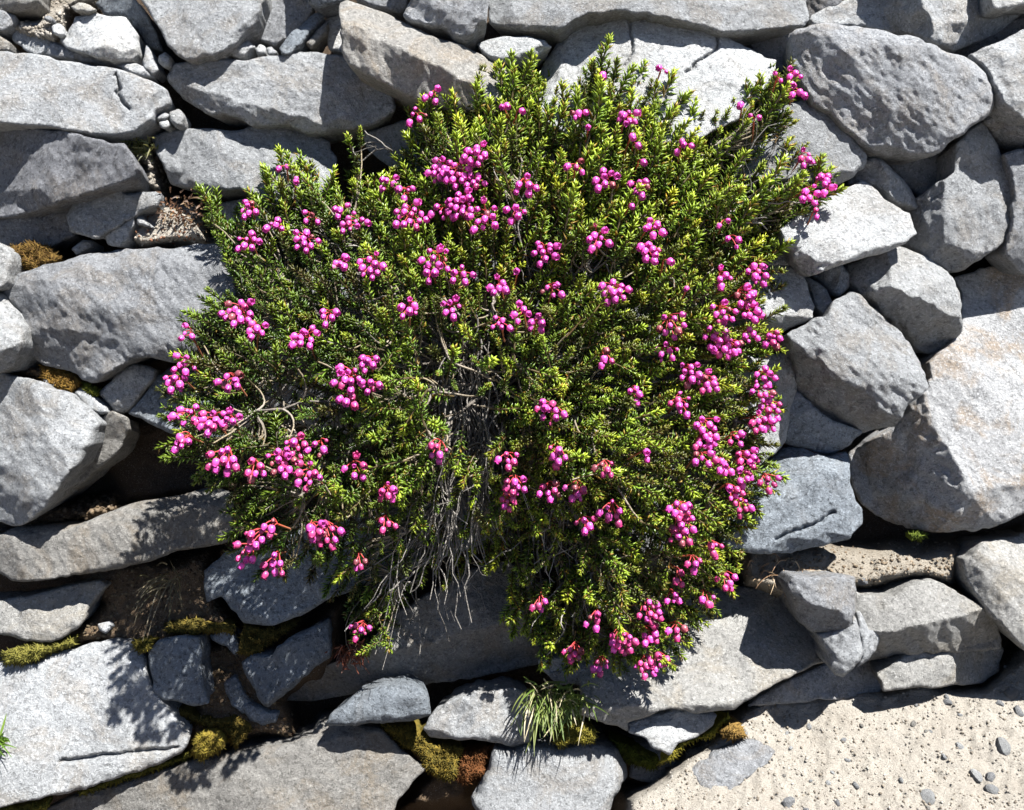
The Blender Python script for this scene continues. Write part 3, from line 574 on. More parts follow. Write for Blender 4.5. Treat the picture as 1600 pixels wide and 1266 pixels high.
# ------------------------------------------------------------------ the flowering bush
BUSH = pts('P 322,312 352,345 395,335 440,262 470,270 520,310 548,300 600,290 640,262 652,185 700,165 745,140 800,118 828,110 850,150 905,145 940,92 960,120 1000,135 1035,140 1080,175 1130,175 1180,150 1225,120 1235,160 1225,215 1262,262 1292,300 1262,335 1215,352 1202,400 1192,470 1206,535 1175,570 1206,620 1190,690 1212,745 1165,800 1150,870 1120,930 1060,985 1030,1040 940,1045 880,1030 835,1000 800,960 790,880 740,860 690,880 640,905 600,1000 570,1010 545,930 500,880 430,890 380,860 370,780 310,735 275,700 268,610 300,560 300,520 320,490 375,450 350,400 335,350')
RIM = [(760, 130, 52), (1000, 110, 66), (1230, 150, 62), (1280, 300, 64), (1200, 450, 60), (1205, 620, 66), (1190, 780, 76), (1120, 920, 80), (1020, 1040, 78), (860, 1020, 60), (700, 880, 70), (570, 990, 60), (430, 880, 215), (280, 700, 240), (275, 600, 190), (320, 480, 140), (330, 330, 60), (450, 270, 46), (560, 260, 40), (650, 180, 58)]
def rim_w(x, y):
    n = 0; d = 0
    for a, b, c in RIM:
        k = 1 / ((x - a) ** 2 + (y - b) ** 2 + 900.) ** 1.5; n = n + c * k; d = d + k
    return n / d
def dome(x, y):
    x = np.asarray(x, float); y = np.asarray(y, float)
    d = seg_dist(x, y, BUSH); ins = in_poly(x, y, BUSH)
    d = np.where(ins, d, 0)
    return rim_w(x, y) + 105 * (1 - np.exp(-d / 130)) + 38 * fbm(x, y, 120, 501, 3) * np.clip(d / 50, .2, 1)
def dome_n(x, y):
    e = 14.; gx = (dome(x + e, y) - dome(x - e, y)) / (2 * e); gy = (dome(x, y + e) - dome(x, y - e)) / (2 * e)
    n = np.stack([-gx, gy, np.ones_like(gx)], -1); return n / np.linalg.norm(n, axis=-1, keepdims=True)

def frame(d):
    """two unit vectors across each direction"""
    d = np.atleast_2d(d); h = np.where(np.abs(d[:, 2:3]) < .9, np.array([[0, 0, 1.]]), np.array([[1., 0, 0]]))
    a = np.cross(d, h); a /= np.linalg.norm(a, axis=1, keepdims=True); return a, np.cross(d, a)

def tubes(P, R, ns=4, col0=(.2, .17, .14), col1=None, jit=None):
    """P: (n, k, 3) slope-frame paths, R: (n, k) radii -> verts (world), quads, colours"""
    n, k, _ = P.shape
    T = np.gradient(P, axis=1); T /= np.linalg.norm(T, axis=2, keepdims=True) + 1e-9
    a, b = frame(T.reshape(-1, 3)); a = a.reshape(n, k, 3); b = b.reshape(n, k, 3)
    th = np.arange(ns) / ns * 2 * np.pi
    V = P[:, :, None] + R[:, :, None, None] * (np.cos(th)[None, None, :, None] * a[:, :, None] + np.sin(th)[None, None, :, None] * b[:, :, None])
    id_ = np.arange(n * k * ns).reshape(n, k, ns); nx = np.roll(id_, -1, 2)
    Q = np.stack([id_[:, :-1], nx[:, :-1], nx[:, 1:], id_[:, 1:]], -1).reshape(-1, 4)
    c0 = np.array(col0); c1 = c0 if col1 is None else np.array(col1)
    t = np.linspace(0, 1, k)[None, :, None, None]
    C = np.broadcast_to(c0 * (1 - t) + c1 * t, (n, k, ns, 3)).copy()
    if jit is not None: C *= jit[:, None, None, None]
    return to_world(V.reshape(-1, 3)), Q, C.reshape(-1, 3)

def bezier(a, b, c, k):
    t = np.linspace(0, 1, k)[None, :, None]
    return a[:, None] * (1 - t) ** 2 + 2 * b[:, None] * t * (1 - t) + c[:, None] * t * t

bx0 = slope_uvw(np.array([765.]), np.array([600.]), np.array([-20.]))[0]
bush = bpy.data.objects.new('heather_bush', None); COL.objects.link(bush)
bush.location = to_world(bx0)
tag(bush, 'sprawling needle leaved heather bush covered in magenta pink bell flowers between the stones', 'bush')
BL = np.array(bush.location)

# shoots: where they start, which way they point
bare = [(735, 630, 78, 135), (690, 560, 50, 60), (440, 630, 75, 75), (650, 830, 60, 55), (700, 800, 50, 70), (880, 860, 55, 70), (500, 640, 40, 60), (560, 470, 34, 60), (800, 310, 40, 55), (930, 430, 50, 40), (760, 470, 30, 40), (470, 830, 60, 40), (640, 930, 70, 70), (1180, 255, 62, 50), (840, 235, 30, 40), (820, 420, 40, 40)]
def density(x, y, under=False):
    k = 1 + .55 * fbm(x, y, 85, 601, 3)
    if under: return np.where((x < 640) & (y > 400), 1.7, 1.0) * (1 - .97 * np.exp(-(((x - 735) / 72) ** 2 + ((y - 640) / 130) ** 2) ** 1.5)) * (1 - .8 * np.exp(-(((x - 450) / 60) ** 2 + ((y - 620) / 55) ** 2) ** 1.5))
    for a, b, rx, ry in bare: k = k * (1 - .93 * np.exp(-(((x - a) / rx) ** 2 + ((y - b) / ry) ** 2) ** 1.5))
    k = k * np.where(x < 560, np.where(y > 470, .55, .75), 1.0)
    k = k * np.where((y > 830) & (x < 800), .5, 1.0)
    return k

def scatter(n, rng, mind, under=False):
    out = []; cell = {}
    for _ in range(6):
        c = rng.uniform((262, 95), (1300, 1052), (9000, 2)); c = c[in_poly(c[:, 0], c[:, 1], BUSH)]
        md_ = mind * np.clip(1 / np.sqrt(np.maximum(density(c[:, 0], c[:, 1], under), .02)), .84, 3.4)
        for (x, y), md in zip(c, md_):
            i, j = int(x // 60), int(y // 60); ok = True
            for a in (i - 1, i, i + 1):
                for b in (j - 1, j, j + 1):
                    for (u, v) in cell.get((a, b), ()):
                        if (u - x) ** 2 + (v - y) ** 2 < md * md: ok = False; break
                    if not ok: break
                if not ok: break
            if ok: cell.setdefault((i, j), []).append((x, y)); out.append((x, y))
            if len(out) >= n: return np.array(out)
    return np.array(out)

rs = np.random.default_rng(23)
def shoot_dirs(x, y, rng):
    n = dome_n(x, y); r = np.stack([(x - 765) / 430, -(y - 600) / 430], -1); L = np.linalg.norm(r, axis=1, keepdims=True)
    r = r / np.maximum(L, .35)
    upk = np.clip(1.0 - (y - 180) / 420, .1, 1.0)[:, None]
    d = .62 * n + np.concatenate([r * .62, np.zeros((len(x), 1))], 1) * (.6 + .5 * L) + upk * np.array([[.10, .85, 0.]]) + .33 * rng.normal(size=(len(x), 3))
    return d / np.linalg.norm(d, axis=1, keepdims=True)

top = scatter(1900, rs, 15.5)
ew = pts('P 555,262 548,235 562,215 330,330 345,350 1205,170 1225,160 1190,185 1160,190 1240,300 1215,310 940,105 935,125 820,130 830,145 690,200 1130,190 580,1010 600,990 590,960 700,905 720,890 285,705 300,690')
top = np.vstack([top, ew])
low = scatter(1300, np.random.default_rng(29), 19, True)
sx = np.r_[top[:, 0], low[:, 0]]; sy = np.r_[top[:, 1], low[:, 1]]
deep = np.r_[np.zeros(len(top)), np.ones(len(low))]
nS = len(sx)
sdir = shoot_dirs(sx, sy, rs)
slen = rs.uniform(30, 76, nS) * np.where(sy < 420, 1.12, .92)
sw = dome(sx, sy) - 26 - deep * rs.uniform(22, 60, nS) + rs.normal(0, 14, nS)
stip = slope_uvw(sx, sy, sw)                                 # (sx, sy) is where the shoot's middle shows
sbase = stip - sdir * slen[:, None] * .55

# needle shoots, a few patterns in the local frame (z along the shoot), unit = slope unit
LEAF_OLD = np.array((.045, .085, .013)); LEAF = np.array((.155, .245, .022)); LEAF_NEW = np.array((.36, .43, .032)); LEAF_RED = np.array((.28, .13, .03))
def make_shoot(rng, L=50., n=52, newness=1.0):
    t = np.sort(rng.uniform(0.02, 1, n)) ** .9; ang = np.arange(n) * 2.39996 + rng.normal(0, .25, n)
    bend = rng.normal(0, 5, 2)
    ax = np.stack([bend[0] * t ** 2, bend[1] * t ** 2, L * t], -1)
    out = np.stack([np.cos(ang), np.sin(ang), 0 * ang], -1)
    tilt = np.radians(np.interp(t, [0, .6, .88, 1], [62, 50, 34, 12]) + rng.normal(0, 9, n))
    d = out * np.sin(tilt)[:, None] + np.array([0, 0, 1.]) * np.cos(tilt)[:, None]
    ln = np.interp(t, [0, .15, .8, 1], [7.5, 11, 10.5, 7.5]) * rng.uniform(.8, 1.15, n); wd = 1.5
    side = np.cross(d, np.array([0, 0, 1.])); side /= np.linalg.norm(side, axis=1, keepdims=True) + 1e-6
    up = np.cross(side, d)
    b = ax + out * .8
    m = b + d * (ln * .45)[:, None] + up * .9
    tip = b + d * ln[:, None] - up * .4
    V = np.stack([b, m + side * wd - up * .5, m + up * .9, m - side * wd - up * .5, tip], 1).reshape(-1, 3)
    o = np.arange(n)[:, None] * 5
    F = np.concatenate([o + np.array([[0, 1, 2]]), o + np.array([[0, 2, 3]]), o + np.array([[2, 1, 4]]), o + np.array([[3, 2, 4]]), o + np.array([[0, 3, 1]]), o + np.array([[1, 3, 4]])])
    k = np.clip((t - .55) / .45, 0, 1)[:, None] * newness
    q = np.clip(t / .5, 0, 1)[:, None]
    c = LEAF_OLD * (1 - q) + LEAF * q; c = c * (1 - k) + LEAF_NEW * k
    red = (rng.random(n) < .09)[:, None] * .7; c = c * (1 - red) + LEAF_RED * red
    c = c * rng.uniform(.75, 1.25, (n, 1))
    C = np.repeat(c, 5, 0)
    # woody core
    th = np.arange(4) * np.pi / 2
    zc = np.linspace(-4, L * .93, 4); core = np.concatenate([np.stack([bend[0] * (max(z, 0) / L) ** 2 + np.cos(th) * 1.1, bend[1] * (max(z, 0) / L) ** 2 + np.sin(th) * 1.1, 0 * th + z], -1) for z in zc])
    i0 = len(V); cf = []
    for a in range(3):
        for bq in range(4):
            p = i0 + a * 4 + bq; p2 = i0 + a * 4 + (bq + 1) % 4
            cf += [[p, p2, p2 + 4], [p, p2 + 4, p + 4]]
    V = np.vstack([V, core]); F = np.vstack([F, cf]); C = np.vstack([C, np.tile(np.array((.11, .085, .04)), (len(core), 1))])
    return V, F, C
rsh = np.random.default_rng(41)
PAT = [make_shoot(rsh, 50, 50, rsh.uniform(.35, 1.0)) for _ in range(12)] + [make_shoot(rsh, 50, 46, .1) for _ in range(4)]

# the 300 that show largest become leafy_shoot objects, the rest one mass
show = slen * (1 + (sw - 100) / 700) * (1 - deep) * (.8 + .4 * rs.random(nS))
order = np.argsort(-show); solo = order[:300]; rest = order[300:]
pat_me = [mesh_np('leafy_shoot', V * UNIT, F, MAT['leaf'], smooth=False, colors=C) for V, F, C in PAT] + [mesh_np('leafy_shoot', V * UNIT, F, MAT['leaf'], smooth=False, colors=C * (.5, .55, .55)) for V, F, C in PAT[:12]]  # second set: shade of the bush's left side put into the leaf colour
fa, fb = frame(sdir); spin = rs.uniform(0, 2 * np.pi, nS)
ca, sa = np.cos(spin)[:, None], np.sin(spin)[:, None]
ea = fa * ca + fb * sa; eb = -fa * sa + fb * ca
# keep (ea, eb, sdir) right handed
flip = np.einsum('ij,ij->i', np.cross(ea, eb), sdir) < 0; eb[flip] *= -1
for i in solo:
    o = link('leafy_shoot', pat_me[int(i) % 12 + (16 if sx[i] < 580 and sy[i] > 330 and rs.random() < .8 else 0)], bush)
    A, B_, Dd = dirw(ea[i:i + 1])[0], dirw(eb[i:i + 1])[0], dirw(sdir[i:i + 1])[0]; s = slen[i] / 50.
    p = to_world(sbase[i:i + 1])[0] - BL
    o.matrix_local = Matrix(((A[0] * s, B_[0] * s, Dd[0] * s, p[0]), (A[1] * s, B_[1] * s, Dd[1] * s, p[1]), (A[2] * s, B_[2] * s, Dd[2] * s, p[2]), (0, 0, 0, 1)))
vs_, fs_, cs_ = [], [], []; base = 0
for i in rest:
    V, F, C = PAT[int(i) % 12] if not deep[i] else PAT[12 + int(i) % 4]
    s = slen[i] / 50.
    vs_.append(sbase[i] + s * (V[:, 0:1] * ea[i] + V[:, 1:2] * eb[i] + V[:, 2:3] * sdir[i])); fs_.append(F + base); base += len(V)
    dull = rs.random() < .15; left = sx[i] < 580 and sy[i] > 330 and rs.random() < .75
    if sx[i] > 700 and not dull: C = C * (1.22, 1.12, 1)  # sunny right side lightened in the leaf colour
    if left: C = C * (.48, .54, .52)  # shade on the left side darkened into the leaf colour
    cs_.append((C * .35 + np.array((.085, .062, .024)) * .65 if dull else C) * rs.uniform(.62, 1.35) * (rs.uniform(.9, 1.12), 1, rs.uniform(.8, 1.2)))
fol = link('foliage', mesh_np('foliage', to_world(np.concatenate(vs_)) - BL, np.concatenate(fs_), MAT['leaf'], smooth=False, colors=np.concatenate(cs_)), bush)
fol['kind'] = 'stuff'

# woody branches from the root, twigs from the branches to every shoot
rb = np.random.default_rng(53)
nB = 130
bp = scatter(nB, np.random.default_rng(54), 46); nB = len(bp)
root = slope_uvw(765 + rb.normal(0, 26, nB), 600 + rb.normal(0, 40, nB), -20 + rb.normal(0, 10, nB))
k_out = rb.uniform(.72, .93, nB)
bxp = 765 + (bp[:, 0] - 765) * k_out; byp = 600 + (bp[:, 1] - 600) * k_out
bend_ = slope_uvw(bxp, byp, dome(bxp, byp) - rb.uniform(40, 75, nB))
midp = root * .45 + bend_ * .55; midp[:, 2] += rb.uniform(5, 40, nB); midp[:, 1] += rb.uniform(-10, 25, nB)
BP = bezier(root, midp, bend_, 10)
wig = np.stack([fbm(BP[..., 0] + 50 * j, BP[..., 1], 45, 700 + j, 2) for j in range(3)], -1) * 7; BP = BP + wig
for i in range(nB):
    r = np.linspace(rb.uniform(2.3, 3.9), 1.3, 10)[None]
    V, Q, C = tubes(BP[i:i + 1], r, 6, (.075, .066, .056), (.105, .092, .078))
    link('branch', mesh_np('branch', V - BL, Q, MAT['bark'], colors=C), bush)
# twigs
start = np.zeros((nS, 3))
allp = BP[:, 4:].reshape(-1, 3); alld = np.repeat(np.arange(nB), 6)
for i in range(nS):
    d = np.linalg.norm(allp - (sbase[i] - sdir[i] * 18), axis=1); start[i] = allp[np.argmin(d + rb.uniform(0, 14, len(d)))]
mid = start * .4 + sbase * .6 - sdir * rb.uniform(6, 20, (nS, 1)) + rb.normal(0, 5, (nS, 3))
TP = bezier(start, mid, sbase + sdir * 3, 7); TP = TP + np.stack([fbm(TP[..., 0] + 31 * j, TP[..., 1] + 17 * j, 24, 720 + j, 2) for j in range(3)], -1) * 3
V1, Q1, C1 = tubes(TP, np.broadcast_to(np.linspace(1.7, 1.0, 7), (nS, 7)), 4, (.17, .15, .13), (.16, .13, .08), rb.uniform(.7, 1.35, nS))
# bare, leafless stem bundles seen in the gaps: fans x1,y1,spread -> x2,y2,spread, lift, count
FANS = [(730, 520, 34, 700, 800, 60, 72, 110), (700, 600, 40, 640, 900, 70, 60, 70), (710, 700, 30, 700, 930, 30, 64, 46), (500, 555, 26, 385, 640, 34, 60, 40), (520, 590, 34, 450, 720, 46, 50, 44),
        (700, 740, 40, 570, 850, 46, 56, 60), (860, 760, 40, 870, 900, 52, 62, 60), (900, 860, 30, 915, 990, 34, 60, 26), (600, 420, 30, 540, 480, 40, 50, 26), (650, 850, 30, 590, 980, 30, 46, 26),
        (770, 640, 26, 745, 850, 30, 80, 44), (950, 420, 40, 850, 500, 50, 90, 26), (830, 400, 26, 790, 280, 30, 90, 26), (1130, 330, 26, 1215, 190, 30, 66, 18), (1120, 340, 20, 1250, 290, 24, 70, 16), (560, 400, 30, 420, 350, 40, 50, 26), (620, 240, 10, 560, 230, 18, 22, 6)]
fp = []
for (a, b, s1, c, d, s2, lift, n) in FANS:
    n = int(n * .85); lift -= 10
    p = slope_uvw(a + rb.normal(0, s1 * .55, n), b + rb.normal(0, s1 * .55, n), lift + rb.normal(0, 18, n))
    q = slope_uvw(c + rb.normal(0, s2 * .8, n), d + rb.normal(0, s2 * .8, n), lift + 6 + rb.normal(0, 20, n))
    t0 = rb.uniform(-.25, .55, (n, 1)); t1 = t0 + rb.uniform(.35, .8, (n, 1)); p, q = p + (q - p) * t0, p + (q - p) * t1
    sp = rb.normal(0, .22, n); dx, dy = (q - p)[:, 0].copy(), (q - p)[:, 1].copy(); q[:, 0] = p[:, 0] + dx * np.cos(sp) - dy * np.sin(sp); q[:, 1] = p[:, 1] + dx * np.sin(sp) + dy * np.cos(sp)
    m_ = (p + q) / 2 + rb.normal(0, 24, (n, 3)) + np.array([0, 0, 10.])
    fp.append(bezier(p, m_, q, 9))
fp = np.concatenate(fp); fp = fp + np.stack([fbm(fp[..., 0] + 31 * j, fp[..., 1] + 17 * j, 30, 740 + j, 3) for j in range(3)], -1) * 11
V2, Q2, C2 = tubes(fp, np.linspace(1.0, .5, 9)[None] * rb.uniform(.6, 1.8, (len(fp), 1)), 5, (.13, .118, .105), (.20, .185, .165), rb.uniform(.3, 1.45, len(fp)))
tw = link('twigs', mesh_np('twigs', np.concatenate([V1, V2]) - BL, np.concatenate([Q1, Q2 + len(V1)]), MAT['bark'], colors=np.concatenate([C1, C2])), bush)
tw['kind'] = 'stuff'

# flower clusters: x, y, bells
FL = '''650,183,4 678,150,3 745,245,8 716,272,13 688,268,9 742,285,6 605,290,5 632,302,4 820,292,5 900,262,3 945,283,7 998,295,6 978,188,7 905,183,3 920,203,1 985,216,1 992,232,1 1065,232,4 1000,257,1 984,325,1
722,322,13 758,342,9 692,332,6 640,340,12 806,337,4 552,352,8 530,332,3 486,345,3 478,378,8 430,355,5 390,328,6 388,380,7 580,420,8 535,412,5 683,408,8 672,428,4 720,432,5 705,485,6 640,485,5 780,450,5 850,397,8 862,455,5
935,375,7 1018,360,6 1015,395,7 1040,413,1 960,458,9 808,430,1 816,490,4 782,510,5 840,508,4 512,497,4 372,490,12 400,518,5 478,530,8 295,525,3 275,597,7 290,575,6 360,597,7 575,570,5 545,595,9 580,607,4 545,625,3 293,650,7 332,662,9 360,658,4
285,693,5 350,720,9 400,735,5 440,725,10 463,700,7 500,702,4 483,745,8 555,735,5 605,770,5 685,705,5 795,720,5 870,712,6 803,763,8 793,785,4 858,768,6 900,768,5 945,733,5 955,803,7 915,820,4 862,645,7 845,638,2 947,560,3 990,618,3
1050,510,9 1040,553,7 1075,585,9 1105,600,9 1062,635,8 1130,435,5 1182,428,10 1165,465,10 1170,490,8 1130,492,9 1118,520,8 1122,540,10 1143,545,7 1207,532,7 1172,525,5 1145,378,3 1133,352,2 1192,590,7 1190,615,9 1203,640,9 1185,662,7 1200,662,5 1103,668,8 1100,690,6 1097,715,8 1130,732,6
1165,722,10 1160,745,6 1150,688,4 1145,772,6 1160,792,6 1200,755,6 1062,798,8 1065,822,8 1060,840,6 1115,857,5 1135,908,6 1085,883,4 1060,905,3 1050,935,4 1105,937,4 1015,958,9 1015,993,5 972,1003,11 1058,987,4 1008,1042,7 1028,1034,7 940,1042,5 897,1022,6 930,970,4 845,945,3 510,835,8 490,830,4
423,827,4 400,845,5 385,868,6 430,885,6 563,987,6 560,882,3 605,822,3 1240,120,5 1245,148,4 1215,128,2 1258,250,6 1285,283,5 1264,307,6 1293,302,2 1275,335,2 1180,190,2 445,265,2 460,285,2 810,180,1 786,172,2 1010,712,2 1075,455,1 940,120,1 1035,110,2 1160,165,1'''
FL = [tuple(float(v) for v in t.split(',')) for t in FL.split()]
rf = np.random.default_rng(67)
PROF = [(0, 0), (.3, 2.6), (1.6, 4.5), (4.2, 5.6), (7.2, 5.4), (9.8, 4.3), (11.0, 3.5), (11.9, 4.9), (11.2, 3.2), (9.4, 3.3), (8.2, 0)]
def make_bell(rng, hue=(.68, .065, .41)):
    ns = 10; th = np.arange(ns) / ns * 2 * np.pi; V = []; C = []; F = []
    base_c = np.array(hue) * rng.uniform(.85, 1.1); tipc = base_c * .9; top = base_c * .9 + np.array((.12, .10, .12))  # top: paler upper end, a highlight put into the petal colour
    for j, (z, r) in enumerate(PROF):
        lob = 1 + (.24 * np.cos(5 * th) if j == 7 else .075 * np.cos(5 * th))
        V.append(np.stack([np.cos(th) * r * lob, np.sin(th) * r * lob, 0 * th + z - (.8 * np.cos(5 * th) if j == 7 else 0)], -1))
        t = min(1, j / 6); C.append(np.tile(top * (1 - t) + base_c * t if j < 7 else tipc * (1 if j == 7 else .8), (ns, 1)))
    for j in range(len(PROF) - 1):
        for i in range(ns):
            a = j * ns + i; b = j * ns + (i + 1) % ns; F.append((a, b, b + ns, a + ns))
    return np.concatenate(V), np.array(F), np.concatenate(C)
BELLS = [make_bell(rf) for _ in range(5)] + [make_bell(rf, (.52, .035, .19)) for _ in range(5)] + [make_bell(rf, (.26, .045, .06)) for _ in range(3)]
bell_me = [mesh_np('bell', V * UNIT, F, MAT['petal'], colors=C) for V, F, C in BELLS]
NSOLO = [0]
rank = sorted(range(len(FL)), key=lambda i: -FL[i][2]); solo_cl = set(); tot = 0
for i in rank:
    m = int(round(FL[i][2] * (1.2 if FL[i][0] < 1040 else 1.0)))
    if tot + m <= 300: solo_cl.add(i); tot += m
for ci, (x, y, n) in enumerate(FL):
    n = int(round(n * (1.2 if x < 1040 else 1.0))); xa, ya = np.array([x]), np.array([y])
    inside = in_poly(xa, ya, BUSH)[0]
    w0 = float(dome(xa, ya)[0]) + rf.uniform(10, 20); nrm = dome_n(xa, ya)[0]
    nrm = nrm + np.array([0, .15, .5]); nrm /= np.linalg.norm(nrm)
    c0 = slope_uvw(xa, ya, np.array([w0]))[0]
    e1, e2 = frame(nrm[None]); e1, e2 = e1[0], e2[0]
    R = (4.6 + rf.uniform(0, 1.6)) * math.sqrt(n) if n > 1 else 2
    apex = c0 + np.array([0, .45 * R + 3, 0]) - nrm * (R * .5 + 10)
    stemb = apex - nrm * 26 + np.array([0, -10., 0]) + rf.normal(0, 3, 3)
    ph = rf.uniform(0, 6.28)
    bpos, bax = [], []; redness = np.clip((y - 560) / 450, .04, .6)
    for i in range(n):
        rad = R * math.sqrt((i + .4) / n); a = ph + i * 2.39996
        rd = e1 * math.cos(a) + e2 * math.sin(a)
        p = c0 + rd * rad + nrm * (4 * (1 - (rad / (R + 1)) ** 2) + rf.normal(0, 2)) + np.array([0, 4., 0])
        ax_ = rd * .55 * rad / (R + .1) + np.array([0, -.72, 0]) + nrm * rf.uniform(.15, .75) + rf.normal(0, .16, 3)
        bpos.append(p); bax.append(ax_ / np.linalg.norm(ax_))
    bpos, bax = np.array(bpos), np.array(bax); sc = rf.uniform(.64, .94, n); small = rf.random(n) < .14; sc[small] *= .62
    # stalks
    ctrl = (apex + bpos) / 2 - bax * 9 + nrm * 3
    SP = bezier(np.tile(apex, (n, 1)), ctrl, bpos + bax * .4, 6)
    V, Q, C = tubes(SP, np.full((n, 6), .75), 4, (.30, .045, .03), (.42, .05, .06))
    Vs, Qs, Cs = tubes(bezier(stemb[None], (stemb + apex)[None] / 2 + nrm * 2, apex[None], 5), np.full((1, 5), 1.3), 5, (.22, .10, .05), (.30, .06, .03))
    # little red cups at each bell's base
    fa_, fb_ = frame(bax); th = np.arange(5) / 5 * 2 * np.pi
    cup = [bpos - bax * .6]
    ring = bpos[:, None] + (np.cos(th)[None, :, None] * fa_[:, None] + np.sin(th)[None, :, None] * fb_[:, None]) * (3.1 * sc)[:, None, None] + bax[:, None] * (1.3 * sc)[:, None, None]
    CV = np.concatenate([(bpos - bax * .7)[:, None], ring], 1).reshape(-1, 3)
    CF = np.concatenate([np.arange(n)[:, None] * 6 + np.array([[0, 1 + k, 1 + (k + 1) % 5]]) for k in range(5)])
    CC = np.tile(np.array((.40, .03, .08)), (len(CV), 1))
    nV, nVs = len(V), len(Vs)
    me = mesh_np('flower_cluster', np.concatenate([V, Vs, to_world(CV)]) - to_world(c0[None])[0], [CF + nV + nVs, np.concatenate([Q, Qs + nV])], MAT['red'], colors=np.concatenate([C, Cs, CC]))
    cw = to_world(c0[None])[0]
    cl = link('flower_cluster', me, bush, Vector(cw - BL))
    ga, gb = frame(bax); fl = np.einsum('ij,ij->i', np.cross(ga, gb), bax) < 0; gb[fl] *= -1
    mv, mf, mc = [], [], []; base = 0
    for i in range(n):
        k = int(rf.integers(5)) + (5 if rf.random() < redness else 0)
        if rf.random() < .05: k = 10 + int(rf.integers(3))
        if ci in solo_cl:
            o = link('bell', bell_me[k], cl); s = sc[i]
            A, B_, Dd = dirw(ga[i:i + 1])[0] * s, dirw(gb[i:i + 1])[0] * s, dirw(bax[i:i + 1])[0] * s; p = to_world(bpos[i:i + 1])[0] - cw
            o.matrix_local = Matrix(((A[0], B_[0], Dd[0], p[0]), (A[1], B_[1], Dd[1], p[1]), (A[2], B_[2], Dd[2], p[2]), (0, 0, 0, 1)))
        else:
            V, F, C = BELLS[k]
            mv.append(bpos[i] + sc[i] * (V[:, 0:1] * ga[i] + V[:, 1:2] * gb[i] + V[:, 2:3] * bax[i])); mf.append(F + base); base += len(V); mc.append(C)
    if mv:
        o = link('bells', mesh_np('bells', to_world(np.concatenate(mv)) - cw, np.concatenate(mf), MAT['petal'], colors=np.concatenate(mc)), cl); o['kind'] = 'stuff'

# ------------------------------------------------------------------ moss, grass, pebbles
def moss_tint(a, b):
    def f(Wv, n):
        k = np.clip(.5 + .8 * fbm(Wv[:, 0] / UNIT, Wv[:, 2] / UNIT, 22, 811, 3) + .35 * vnoise(Wv[:, 0] / UNIT, Wv[:, 2] / UNIT, 5, 812), 0, 1)[:, None]
        return np.array(a) * (1 - k) + np.array(b) * k
    return f
def moss(label, outline, w, gx, gy, a, b, lump=6, thick=40):
    P = pts(outline)
    me, o = patch(P, w, gx, gy, [], MAT['moss'], thick, step=2.6, rnd=10, jag=9, style='moss', lumps=lump, tint=moss_tint(a, b))
    ob = link('moss_cushion', me, None, o); tag(ob, label, 'moss')
    # short leafy tips standing on the cushion
    rng = np.random.default_rng(len(me.vertices)); n = int(min(4000, len(me.vertices) * .8))
    co = np.zeros(len(me.vertices) * 3, np.float32); me.vertices.foreach_get('co', co); co = co.reshape(-1, 3)
    nv = len(me.polygons); N_ = np.zeros(len(me.vertices) * 3, np.float32); me.vertices.foreach_get('normal', N_); N_ = N_.reshape(-1, 3)
    fr = np.where(N_ @ AX_W > .2)[0]; pk = rng.choice(fr, min(n, len(fr)), replace=False)
    p = co[pk]; d = N_[pk] + rng.normal(0, .45, (len(pk), 3)); d /= np.linalg.norm(d, axis=1, keepdims=True)
    s1, s2 = frame(d); h = rng.uniform(4, 9, (len(pk), 1)) * UNIT; r = 1.3 * UNIT
    V = np.stack([p + s1 * r, p - s1 * r * .5 + s2 * r, p - s1 * r * .5 - s2 * r, p + d * h], 1).reshape(-1, 3)
    i = np.arange(len(pk))[:, None] * 4
    F = np.concatenate([i + np.array([[0, 1, 3]]), i + np.array([[1, 2, 3]]), i + np.array([[2, 0, 3]])])
    c = np.array(a) + (np.array(b) - np.array(a)) * rng.random((len(pk), 1)) * 1.2
    t = link('moss_tips', mesh_np('moss_tips', V, F, MAT['moss'], smooth=False, colors=np.repeat(np.clip(c * rng.uniform(.5, 1.2, (len(pk), 1)), 0, 1), 4, 0)), ob); t['kind'] = 'stuff'
    return ob
OLIVE, GOLD, RUST, GREENM = (.045, .040, .010), (.13, .10, .016), (.10, .042, .016), (.09, .105, .014)
moss('dark brown moss cushion in the hollow at the left edge beside the white rock', 'A 40,1110 100,1098 180,1095 240,1120 262,1160 220,1195 130,1215 55,1232 35,1170', -8, 0, .3, (.055, .03, .010), (.10, .062, .016))
moss('orange moss mat on soil above the angular boulder at the left', 'D 185,440 270,450 330,470 368,500 345,540 330,575 260,560 215,530 180,480', -2, 0, .4, (.11, .06, .015), (.15, .09, .02), 4)
moss('small bright green moss patch above the little grey stone at the left', 'D 372,515 420,515 448,535 430,560 395,548', 6, 0, .3, (.09, .09, .012), GREENM, 3, 20)
moss('yellow green moss strip along the joint above the large dappled slab', 'F 15,560 100,515 160,505 260,510 345,480 335,520 270,545 190,585 100,605 20,608', -6, 0, .4, (.08, .075, .015), (.13, .12, .028))
moss('little moss tuft between the large dappled slab and the squarish blue slab', 'F 600,490 650,485 690,510 680,550 650,560 615,525', 6, 0, .3, (.06, .055, .012), (.13, .105, .02), 5, 30)
moss('golden green moss dome at the right corner of the large dappled slab', 'F 865,930 905,905 960,905 1005,940 1010,985 960,1020 900,1035 855,1010', 18, 0, .3, (.12, .085, .018), (.17, .135, .022), 5)
moss('dark olive moss on the shaded soil above the tan brown bottom slab', 'F 740,790 840,810 960,850 1080,830 1130,900 1060,980 1000,920 900,880 800,860', -24, 0, .4, OLIVE, (.13, .09, .02), 8)
